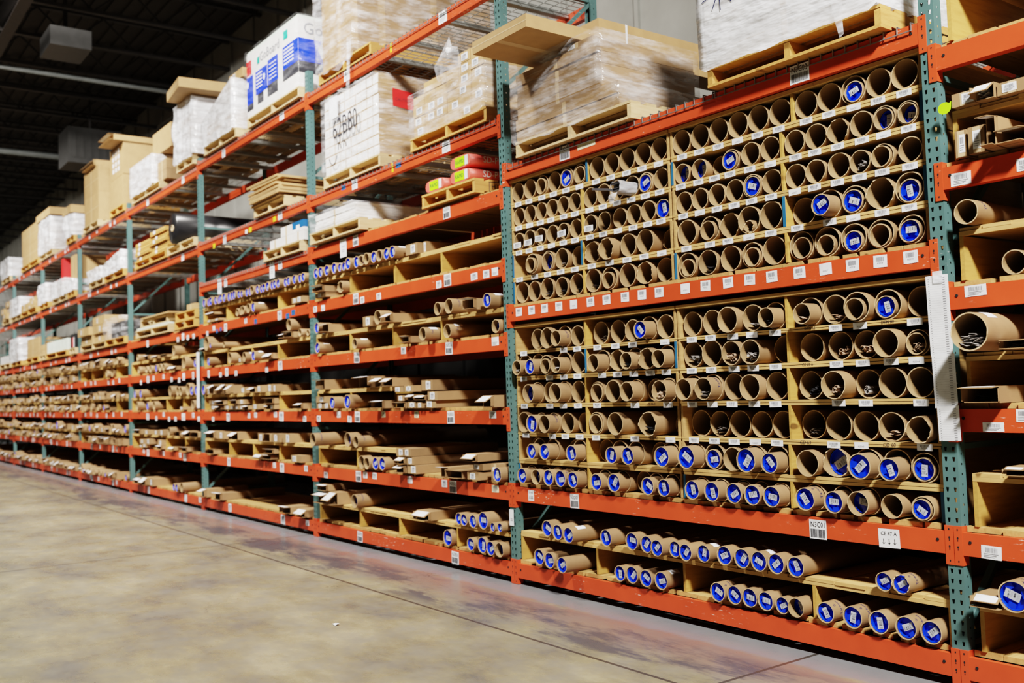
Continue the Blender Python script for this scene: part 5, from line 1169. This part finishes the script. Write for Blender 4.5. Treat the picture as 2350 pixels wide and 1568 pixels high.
    bag(xs[0],zb,'single bag at left on the stamped pallet'); bag(xs[1],zb,'lower of two on the stamped pallet'); bag(xs[1]+.01,zb+.124,'upper of two on the stamped pallet')
def loads_c():
    z=LZ[7]+.012; zt=z+.126; b='above fourth bay from right'
    x0,x1=span('T',545,985,z); pallet(x0,x1,-.05,z,'under the blue and white printed board load',Dp=1.02); H=ztop('T',945,80)-zt
    e=empty('board_pack',((x0+x1)/2,-.04,zt)); w=(x1-x0)/2-.01; tag(e,'white foam board pack with bright blue printed panels',b,'board pack')
    mb=MB(); mb.box(-w,w,0,1.35,0,H*.96); mb.build('board_stack',['boxwhite'],e); mb=MB(); mb.box(-w+.004,w-.004,.004,1.346,H*.96,H); mb.build('pale_top_layer',['mint'],e)
    mb=MB(); y=-.003
    W2=2*w
    def pan(a0,a1,c0,c1,mi): quad(mb,-w+W2*a0,-w+W2*a1,H*c0,H*c1,y,mi)
    pan(.0,.13,.2,.62,0); pan(.0,.1,.64,.86,3); pan(0,.13,.1,.2,1); pan(.18,.42,.27,.62,0); pan(.43,.63,.3,.66,0); pan(.22,.34,.12,.27,1); pan(.42,.62,.13,.3,1); pan(.72,1,.36,.68,0); pan(.72,1,.2,.36,1)
    y=-.005
    for a,cc in ((.36,.47),(.02,.5)): mb.add([(-w+W2*(a+.02*math.sin(t)*(1 if math.cos(t)<.0 else .9)),y,H*(cc+.05*-math.cos(t))) for t in (math.pi*k/8 for k in range(16))],[tuple(range(16))],2)
    for k in range(5): pan(.2,.32,.36+k*.05,.38+k*.05,2); pan(.46,.6,.36+k*.055,.372+k*.055,2); pan(.74,.92,.42+k*.05,.44+k*.05,2)
    pan(.74,.82,.78,.9,4); pan(.22,.27,.72,.82,4)
    put_text(mb,'GoBoard',-w+W2*.47,H*.79,W2*.38,y,5)
    # side facing along the rack
    x=w+.003
    def spn(a0,a1,c0,c1,mi,xo=0): mb.add([(x+xo,1.35*a0,H*c0),(x+xo,1.35*a1,H*c0),(x+xo,1.35*a1,H*c1),(x+xo,1.35*a0,H*c1)],[(0,1,2,3)],mi)
    spn(0,.9,.36,.68,0); spn(0,.35,.2,.36,1)
    vs,fs=TXT['GoBoard']; mb.add([(x+.002,.42+a*.7,H*.82+c*.7) for a,c in vs],fs,5)
    dp=[(.3+.055*math.sin(t)*(1 if math.cos(t)<.2 else .55),H*.53-.09*math.cos(t)) for t in (math.pi*k/8 for k in range(16))]; dp=[(a,c) for a,c in dp]; mb.add([(x+.002,a,c) for a,c in dp]+[(x+.002,.3,H*.53+.13)],[tuple(range(16)),(7,16,9,8)],2)
    for k in range(3): spn(.17,.3,.41-k*.018,.417-k*.018,2,.002)
    mb.build('printed_panels',['boardblue','ink','paper','red','teal','grayink'],e)
    film(x0-.012,x1+.006,-.06,1.34,zt+.01,zt+H+.012,'around the blue printed board pack','clear glossy wrap','filmc2',17,.006,.05)
    x0,x1=span('T',228,408,z); pallet(x0-.03,x1+.25,-.05,z,'under the slanted silver-wrapped load, '+b,Dp=1.02); H=ztop('T',400,610)-zt
    stack(x0,x1+.18,-.02,.9,zt,[H*.22,H*.2],'grey-wrapped carton,','of the slanted silver load, '+b,mat='boxtan',group='cartons in the slanted load'); 
    film(x0-.02,x1+.2,-.075,.9,zt+.003,zt+H,'slanting down the left-leaning load, '+b,'silvery dense stretch wrap','filmw',19,.015,.06,slope=.5*H)
    sbox((x0+x1)/2+.5,.05,zt+H+.015,.5,.12,1.0,'closed',noun='brown carton edge-on at the back',ctx='on the slanted silver load',group=None,mat='boxtan')
    xa,xb=span('T',20,152,z); pallet(xa-.03,xb+.22,-.05,z,'under the bulky grey-wrapped load, '+b,Dp=1.02); H2=ztop('T',150,708)-zt
    stack(xa+.05,xb+.12,0,.9,zt,[H2*.48,H2*.48],'carton inside grey wrap,','of the bulky wrapped load, '+b,mat='card',group='cartons in the bulky load'); film(xa,xb+.14,-.08,.92,zt+.003,zt+H2,'round the bulky load left of the printed boards','wrinkled silver stretch wrap','filmw',23,.045,.06)
    e=empty('shipping_box',(xb-.05,-.3,zt+H2+.012),R(-6)); mb=MB(); mb.box(-.42,.42,0,.75,0,.14); mb.build('carton_body',['boxtan'],e); mb=MB(); mb.box(-.4215,.4215,-.0012,0,.065,.075); mb.build('tape',['tubeend'],e); tag(e,'tan flat carton bridging two wrapped loads',b,'box')
    z=LZ[6]+.012; x0,x1=span('J',518,700,z); pallet(x0,x1+.32,-.05,z,'under the flattened cardboard, fourth bay from right',Dp=1.02); H=ztop('J',700,20)-z-.126
    q=random.Random(9); zz=z+.127; n=9
    for i in range(n):
        h=H/n; xo=q.uniform(-.12,.06); mb=MB(); w=(x1+.3-x0)/2; mb.box(-w,w,0,1.0,0,h-.004); mb.box(-w*.9,w*.8,-.001,0,h*.4,h*.5,1)
        o=mb.build('flattened_box',['boxtan','dark'],None,(x0+w+xo,-.06+q.uniform(-.06,.04),zz)); o.rotation_euler.z=q.uniform(-.03,.03); tag(o,'flattened cardboard box in the loose pile',f'{ORD[i+1]} from bottom, fourth bay from right','flattened box','flattened cardboard boxes'); zz+=h
    z=LZ[5]+.012; x0,x1=span('J',605,940,z); pallet(x0,x1,-.05,z,'under the white and blue cartons, fourth bay from right',Dp=1.02,noun='pale wooden pallet',mat='pal')
    zt=z+.127; h=ztop('J',690,590)-zt; wl=(x1-x0-.12)/3
    for i,(cx,zb,hh,m,nn) in enumerate(((x0+.14+wl*.5,zt,h,'boxwhite','white carton at the left end of the low stack'),(x0+.14+wl*1.53,zt,h,'boxwhite','white carton, middle of the bottom row'),(x0+.14+wl*2.56,zt,h,'boxwhite','white carton, right of the bottom row'),(x0+.14+wl*1.53,zt+h+.002,h*1.05,'boxwhite','white carton stacked in the middle'))):
        sbox(cx,-.02,zb,wl-.02,hh,.8,'closed',noun=nn,ctx='fourth bay from right',group=None,mat=m,stick=False)
    e=empty('shipping_box',(x0+.14+wl*2.56,-.02,zt+h+.002)); mb=MB(); ww=wl/2-.01; mb.box(-ww,ww,0,.8,0,h*1.1); mb.build('carton_body',['boxwhite'],e); mb=MB(); mb.box(-ww-.001,ww+.001,-.0015,.801,h*.35,h*1.105); mb.build('printed_band',['bluetape'],e); mb=MB(); mb.box(-ww*.3,ww*.3,-.003,-.0016,h*.1,h*.7); mb.box(ww+.0015,ww+.003,.1,.6,h*.3,h*.75,1); mb.build('printed_patch',['paper','palo'],e); tag(e,'blue and orange printed carton on the white ones','fourth bay from right','box')
def loads_d():
    z=4.93+.012; zt=z+.126; b='above fifth bay from right'
    x0,x1=span('P',830,1000,z); pallet(x0-.02,x1+.3,-.05,z,'under the grey wrapped boxes '+b,Dp=1.02); H=ztop('P',1000,722)-zt
    stack(x0,x1,-.03,.8,zt,[H*.48,H*.5],'brown carton in grey wrap,',b,mat='card',group='grey-wrapped cartons'); film(x0-.015,x1+.02,-.08,.8,zt+.003,zt+H,'round the square load '+b,'silver-grey stretch wrap','filmw',31,.01,.08)
    stack(x1+.04,x1+.5,.0,1.0,zt,[H*.33,H*.33],'brown carton beside the grey wrapped load,',b,mat='card',group='cartons beside the grey load')
    e=empty('shipping_box',(x1+.1,.06,zt+H+.02)); mb=MB(); mb.box(-.5,.48,0,1.0,0,.38); mb.build('carton_body',['boxtan'],e)
    mb=MB()
    for k in range(3): mb.add([(.4815,.3,.06+k*.09),(.4815,.55,.06+k*.09),(.4815,.55,.11+k*.09),(.4815,.3,.11+k*.09)],[(0,1,2,3)])
    mb.build('carton_label',['paper'],e); tag(e,'large brown carton with three white labels on the grey load',b,'box')
    x0,x1=span('P',655,785,z); pallet(x0-.02,x1+.05,-.05,z,'under the tall two-part brown cartons '+b,Dp=1.0,mat='palo'); Ha=ztop('P',655,950)-zt; H=ztop('P',655,705)-zt
    def tall(x0,x1,h,zb,nn,bb,dots=False,blue=False):
        w=(x1-x0)/2; e=empty('shipping_box',((x0+x1)/2,-.03,zb)); mb=MB(); mb.box(-w,w,0,.8,0,h); mb.build('carton_body',['boxtan'],e)
        if dots:
            mb=MB()
            for i in range(4):
                for j in range(3): mb.box(-w*.62+j*w*.4,-w*.4+j*w*.4,-.0015,-.0002,h*.2+i*h*.19,h*.33+i*h*.19)
            mb.build('white_labels',['paper'],e)
        if blue:
            mb=MB(); mb.box(-w*.8,w*.4,-.0015,-.0002,h*.02,h*.1); mb.build('blue_sticker',['boardblue'],e)
        tag(e,nn,bb,'box')
    tall(x0,x1,Ha,zt,'tall plain brown carton, lower of a pair',b); tall(x0-.01,x1+.01,H-Ha-.005,zt+Ha+.004,'brown carton with rows of white labels, upper of a pair',b,True)
    sbox((x0+x1)/2+.1,-.2,zt+H+.006,.75,.1,.8,'crumpled',noun='flat open carton on the tall pair',ctx=b,group=None,mat='boxtan')
    z=3.79+.012; x0,x1=span('P',1102,1290,z); pallet(x0,x1+.3,-.05,z,'under the black roll, fifth bay from right',Dp=1.02)
    r=(ztop('P',1160,1190)-z-.13)/2*.97; cx=X_at(zp('P',1165,0)[0],z+.4,-.05); e=empty('plastic_roll',(cx+r*.2,-.1,z+.128+r)); tag(e,'black wrapped roll lying on a pallet','fifth bay from right, wire-decked level','roll')
    mb=MB(); n=40
    vs=[(rr*math.cos(2*math.pi*i/n),y,rr*math.sin(2*math.pi*i/n)) for rr,y in ((r*.22,.1),(r*.22,0),(r*.3,0),(r,.01),(r,1.5)) for i in range(n)]
    mb.add(vs,[(a*n+i,a*n+(i+1)%n,(a+1)*n+(i+1)%n,(a+1)*n+i) for a in range(4) for i in range(n)],0,True); mb.build('roll_body',['blackroll'],e)
    mb=MB(); vs=[(rr*math.cos(2*math.pi*i/n),y,rr*math.sin(2*math.pi*i/n)) for rr,y in ((r*.21,.3),(r*.21,-.01),(r*.16,-.01),(r*.16,.3)) for i in range(n)]; mb.add(vs,[(a*n+i,a*n+(i+1)%n,(a+1)*n+(i+1)%n,(a+1)*n+i) for a in range(3) for i in range(n)],0,True); mb.build('core_tube',['tubeend'],e)
    x0,x1=span('P',850,1090,z); pallet(x0,x1,-.05,z,'under the orange-brown crates, fifth bay from right',Dp=1.0,mat='palo'); H=ztop('P',930,1360)-z-.127
    for j in range(5):
        for i in range(2):
            w=(x1-x0)/2; h=H/5
            if j==4 and i==0: continue
            mb=MB(); hw=w/2-.02; mb.box(-hw,hw,0,.9,0,h-.012); mb.box(-hw,hw,-.004,-.0001,h*.3,h*.34,1)
            o=mb.build('wood_crate',['palo','dark'],None,(x0+w*(i+.5),-.02+rnd.uniform(-.03,.03),z+.127+j*h)); tag(o,'orange-brown shallow crate with white end tag',f'{ORD[j+1]} tier, fifth bay from right','crate','orange-brown crates')
            obj('end_tag',label_mesh('note',.1,.05,None,1),o,(-hw*.4,-.006,h*.5))
    z=2.632; x0,x1=span('M',412,632,z); pallet(x0,x1+.1,-.05,z,'under the pale green boards, fifth bay from right',Dp=1.02); zt=z+.127; H=ztop('M',620,185)-zt
    for j in range(3):
        mb=MB(); w=(x1-x0)/2; mb.box(-w,w,0,1.1,0,H/3-.003); o=mb.build('foam_board',['mint'],None,((x0+x1)/2+rnd.uniform(-.02,.02),-.03,zt+j*H/3)); tag(o,'pale green-white board slab',f'{("bottom","middle","top")[j]} of three, fifth bay from right','board','pale boards')
    zp2=zt+H+.003; xa,xb=span('M',432,580,zp2); pallet(xa,xb+.3,-.02,zp2,'lying on the pale boards, fifth bay from right',Dp=1.0,mat='pal',noun='empty weathered pallet')
    mb=MB(); mb.box(-.75,.75,0,1.0,0,.02); o=mb.build('cardboard_sheet',['boxtan'],None,((xa+xb)/2+.35,-.06,zp2+.128)); tag(o,'thin cardboard sheet on the empty weathered pallet','fifth bay from right','cardboard sheet')
    x0,x1=span('M',690,890,z); pallet(x0,x1-.02,-.05,z,'empty dark pallet stacked at right',Dp=1.02,mat='palo',noun='dark wooden pallet'); pallet(x0+.02,x1,-.04,z+.127,'dark pallet stacked second, fifth bay from right',Dp=1.0,mat='palo',noun='dark wooden pallet')
    xa,xb=span('M',775,895,z+.26); H=ztop('M',820,50)-(z+.254); sbox((xa+xb)/2,-.04,z+.254,xb-xa,H,.9,'closed',noun='plain brown carton on two dark pallets',ctx='fifth bay from right',group=None,mat='boxtan',stick=False)
def loads_far():
    # (survey sheet, left, right, top x, top y, level height, kind, label)
    T=[('P',449,560,500,850,4.942,'tan','tall tan carton with open flaps'),('P',318,440,430,1150,4.942,'film','bright silver-wrapped load'),('P',112,205,160,1240,4.942,'film','narrow white-wrapped column load'),('N',225,430,230,60,4.942,'tan','brown carton tower with film band'),('N',25,200,110,320,4.942,'film','tan load in loose film'),
       ('N',1110,1395,1390,195,3.792,'filmslope','slope-topped white load'),('N',950,1090,1000,460,3.792,'film','low white wrapped load'),('N',720,880,820,530,3.792,'film','white load under tan carton'),('N',560,700,640,570,3.792,'film','wrapped load with red side'),('N',385,510,480,610,3.792,'film','tall white wrapped bundle'),('N',110,220,160,770,3.792,'film','blue-white wrapped bundle'),('N',225,380,250,790,3.792,'pile','flat carton pile'),('N',30,100,60,810,3.792,'pile','small carton pile'),
       ('N',1120,1400,1240,955,2.572,'dark','dark grey wrapped bale'),('N',858,1110,1000,960,2.572,'pile','toppling carton pile'),('N',492,700,640,1195,2.572,'white','plain white block'),('N',740,822,780,1135,2.572,'blackred','black bundle with red and white band'),('N',278,400,320,1190,2.502,'tan','tan carton with white label'),('N',385,482,420,1260,2.502,'tan','lower tan carton'),('N',106,220,170,1190,2.502,'film','grey wrapped stack'),('N',0,104,50,1400,2.502,'white','white-blue flat stack')]
    for i,(zz,xl,xr,tx,ty,z,kind,lab) in enumerate(T):
        x0,x1=span(zz,xl,xr,z+.1); bi=int(math.ceil(-((x0+x1)/2)/L)); lv={4.942:'topmost level',3.792:'wire-decked level'}.get(z,'fifth level')
        z=z+(.0 if z>3 else .0); ctx=f'{lv}, {BAYS.get(bi,"tenth bay from right")}'
        if z<3: z=2.57+.032
        pallet(x0-.03,x1+.03,-.06,z,f'under the {lab}',Dp=1.0,mat=('pal','palo')[i%2]); zt=z+.127; H=max(.2,ztop(zz,tx,ty)-zt); q=random.Random(i)
        if kind=='tan':
            stack(x0,x1,-.03,.85,zt,[H*.52,H*.48],lab+',','of two, '+ctx,mat='boxtan',group=None)
            if i==0: sbox((x0+x1)/2,-.03,zt+H+.004,(x1-x0)*.7,.12,.5,'crumpled',noun='small flapped carton on the tall tan carton',ctx=ctx,group=None,mat='boxtan')
        elif kind=='white':
            mb=MB(); w=(x1-x0)/2; n=3 if 'flat' in lab else 1
            e=empty('white_pack',((x0+x1)/2,-.03,zt))
            mb.box(-w,w,0,1.0,0,H); mb.build('pack_body',['mint' if n==1 else 'boxwhite'],e)
            if n==3:
                mb=MB(); 
                for k in range(3): mb.box(-w,w,-.002,0,H*(.2+.28*k),H*(.23+.28*k))
                mb.build('band',['bluetape'],e)
            tag(e,lab,ctx,'pack')
        elif kind in ('film','filmslope','dark'):
            if kind!='dark': stack(x0+.06,x1-.06,.02,.8,zt,[H*.22,H*.2] if kind=='filmslope' else [H*.45,H*.45],'carton inside the '+lab+',',ctx,mat='card',group=None)
            else:
                mb=MB(); w=(x1-x0)/2-.08; mb.box(-w,w,0,.8,0,H*.8); o=mb.build('dark_bale',['darkplastic'],None,((x0+x1)/2,.03,zt)); tag(o,'dark bale core inside grey wrap',ctx,'bale')
            film(x0,x1,-.08,.9,zt+.003,zt+H,ctx,'wrap of the '+lab,'film' if kind=='dark' else 'filmw',40+i,.06,.06,slope=.45*H if kind=='filmslope' else 0,group='far stretch wraps')
            if 'under tan carton' in lab: sbox((x0+x1)/2,-.0,zt+H+.012,(x1-x0)*.8,.5,.6,'closed',noun='tan carton on the white wrapped load',ctx=ctx,group=None,mat='boxtan',stick=False)
            if 'red side' in lab:
                mb=MB(); mb.box(-.1,.1,0,.5,0,.5); o=mb.build('red_carton',['red'],None,((x0+x1)/2-.15,.05,zt+H+.01)); tag(o,'red carton on the wrapped load',ctx,'carton')
            if 'column' in lab or 'bright silver' in lab: sbox((x0+x1)/2,-.12,zt+H+.015,(x1-x0)*1.15,.16,1.0,'closed',noun='tan flat carton on the '+lab,ctx=ctx,group=None,mat='boxtan',stick=False)
        elif kind=='pile':
            n=max(3,int(H/.16)); h=H/n
            for j in range(n):
                for k in range(2):
                    w=(x1-x0)/2
                    if j==n-1 and k==0: continue
                    sbox(x0+w*(k+.5)+q.uniform(-.02,.02),-.03+q.uniform(-.12,.03),zt+j*h,w-.06,h-.006,.8,'closed',noun='tan carton',ctx=f'{ORD[j+1]} tier of {lab}, {ctx}',group=None,mat='boxtan',seed=i*9+j)
        elif kind=='blackred':
            e=empty('bundle',((x0+x1)/2,-.04,zt)); w=(x1-x0)/2; mb=MB(); mb.box(-w,w,0,.8,0,H); mb.build('bundle_body',['blackroll'],e); mb=MB(); mb.box(-w*.2,w*.3,-.003,-.0002,H*.05,H*.75); mb.box(w*.3,w*.6,-.003,-.0002,H*.05,H*.75,1); mb.build('label_band',['red','paper'],e); tag(e,lab,ctx,'bundle')
def settle():
    """loose tubes that would bite into a neighbour are slimmed until they only touch"""
    from collections import defaultdict
    g=defaultdict(list)
    for o in D.objects:
        if o.parent is None and o.name.split('.')[0] in ('cardboard_tube','capped_tube') and 'block' not in str(o.get('group','')): g[(math.ceil(-o.location.x/L),round((o.location.z-o['r'])/.02))].append(o)
    for os in g.values():
        for o in os:
            for b,z0,ds in DIV:
                if abs(z0-(o.location.z-o['r']-.001))<.004 and -b*L<o.location.x<-(b-1)*L:
                    for d in ds:
                        a=abs(o.location.x-d)-.0125
                        if .03<a<o['r']: base=o.location.z-o['r']; o['r']=a; o.scale=(a,1,a); o.location.z=base+a
    for (b,_),os in g.items():
        os.sort(key=lambda o:o.location.x)
        for it in range(5):
            for p,q in zip(os,os[1:]):
                if it==4:
                    q.location.x=max(q.location.x,p.location.x+2*math.sqrt(p['r']*q['r'])*1.012); continue
                d=q.location.x-p.location.x; n=2*math.sqrt(p['r']*q['r'])*1.012
                if d<n:
                    for o in (p,q):
                        k=max(d/n,.86); base=o.location.z-o['r']; o['r']*=k; o.scale=(o['r'],1,o['r']); o.location.z=base+o['r']
def far_rest(name,keep,label,cat):
    """past 300 of a kind the smallest in view become one object"""
    bpy.context.view_layer.update()
    os=[o for o in D.objects if o.parent is None and o.name.split('.')[0]==name]
    if len(os)<=keep: return
    def size(o):
        ms=[o]+list(o.children); b=[m.matrix_world@Vector(c) for m in ms if m.type=='MESH' for c in m.bound_box]; hz=max(v.z for v in b)-min(v.z for v in b)
        return hz*ppm(*o.location)
    os.sort(key=size,reverse=True); mats=[]; vs=[]; fs=[]; mi=[]; sm=[]
    def walk(o):
        yield o
        for c in o.children: yield from walk(c)
    for o in os[keep:]:
        tree=list(walk(o))
        for m in tree:
            if m.type!='MESH': continue
            n=len(vs); vs+=[m.matrix_world@v.co for v in m.data.vertices]; idx=[]
            for mt in m.data.materials:
                if mt not in mats: mats.append(mt)
                idx.append(mats.index(mt))
            for p in m.data.polygons: fs.append([n+i for i in p.vertices]); mi.append(idx[p.material_index]); sm.append(p.use_smooth)
        for m in reversed(tree): D.objects.remove(m)
    me=D.meshes.new(name); me.from_pydata(vs,[],fs)
    for mt in mats: me.materials.append(mt)
    me.polygons.foreach_set('material_index',mi); me.polygons.foreach_set('use_smooth',sm); me.update()
    o=obj('distant_'+name+'_ends',me); o['label']=label; o['category']=cat; o['kind']='stuff'
# ------------------------------------------------------------------ light, camera, assembly
def lights():
    w=D.worlds.new('World'); SC.world=w; w.use_nodes=True; w.node_tree.nodes['Background'].inputs[0].default_value=(.55,.62,.8,1); w.node_tree.nodes['Background'].inputs[1].default_value=WORLD
    for x,k in ((5.5,1.3),(-5,.85),(-12.5,.78),(-20.5,.66),(-29,.56),(-37.5,.5)):
        l=D.lights.new('aisle_lamp','AREA'); l.shape='RECTANGLE'; l.size=1.3; l.size_y=.6; l.energy=1150*k; l.color=(1,.96,.9); l.spread=R(130)
        o=D.objects.new('aisle_lamp',l); COL.objects.link(o); o.location=(x,-4.2,8.4); o.rotation_euler=Vector((-.55,.3,-.8)).to_track_quat('-Z','Y').to_euler()
def camera():
    c=D.cameras.new('camera'); o=D.objects.new('camera',c); COL.objects.link(o); SC.camera=o
    m=Matrix((CR,CU,-CF)).transposed().to_4x4(); m.translation=CAM; o.matrix_world=m
    c.sensor_fit='HORIZONTAL'; c.sensor_width=36; c.lens=36*F/2350; c.clip_start=.05; c.clip_end=200
    c.dof.use_dof=True; c.dof.focus_distance=5.6; c.dof.aperture_fstop=1.9
WORLD=.05
M['filmc2']=film_mat('clear_glossy_film',.0,.1)
room()
for k in range(1,-10,-1): frame(k)
bay_tubes(); bay_right(); bay_e(); bay_c(); bay_d(); far_bays()
loads_tube_bay(); loads_e(); loads_c(); loads_d(); loads_far()
mb=MB(); mb.add([(-.03,0,.0),(.035,-.01,.002),(.04,.02,.012),(-.01,.03,.004),(-.035,.02,.001)],[(0,1,2,3,4)]); o=mb.build('paper_scrap',['paper'],None,(-3.49,-1.72,.003)); tag(o,'small white paper scrap lying on the concrete floor','','paper scrap')
settle(); lights(); camera(); finish_labels(); far_rest('cardboard_tube',296,'distant small open cardboard tube ends crowding the shelves of far bays','tube'); far_rest('carton',296,'distant small carton ends crowding the shelves of far bays','carton'); far_rest('capped_tube',296,'distant small blue-capped tube ends on the shelves of far bays','capped tube')
SC.view_settings.view_transform='Filmic'; SC.view_settings.look='High Contrast'; SC.view_settings.exposure=-.12
SC.cycles.use_denoising=True; SC.cycles.max_bounces=7; SC.cycles.transparent_max_bounces=16; SC.cycles.caustics_reflective=False; SC.cycles.caustics_refractive=False
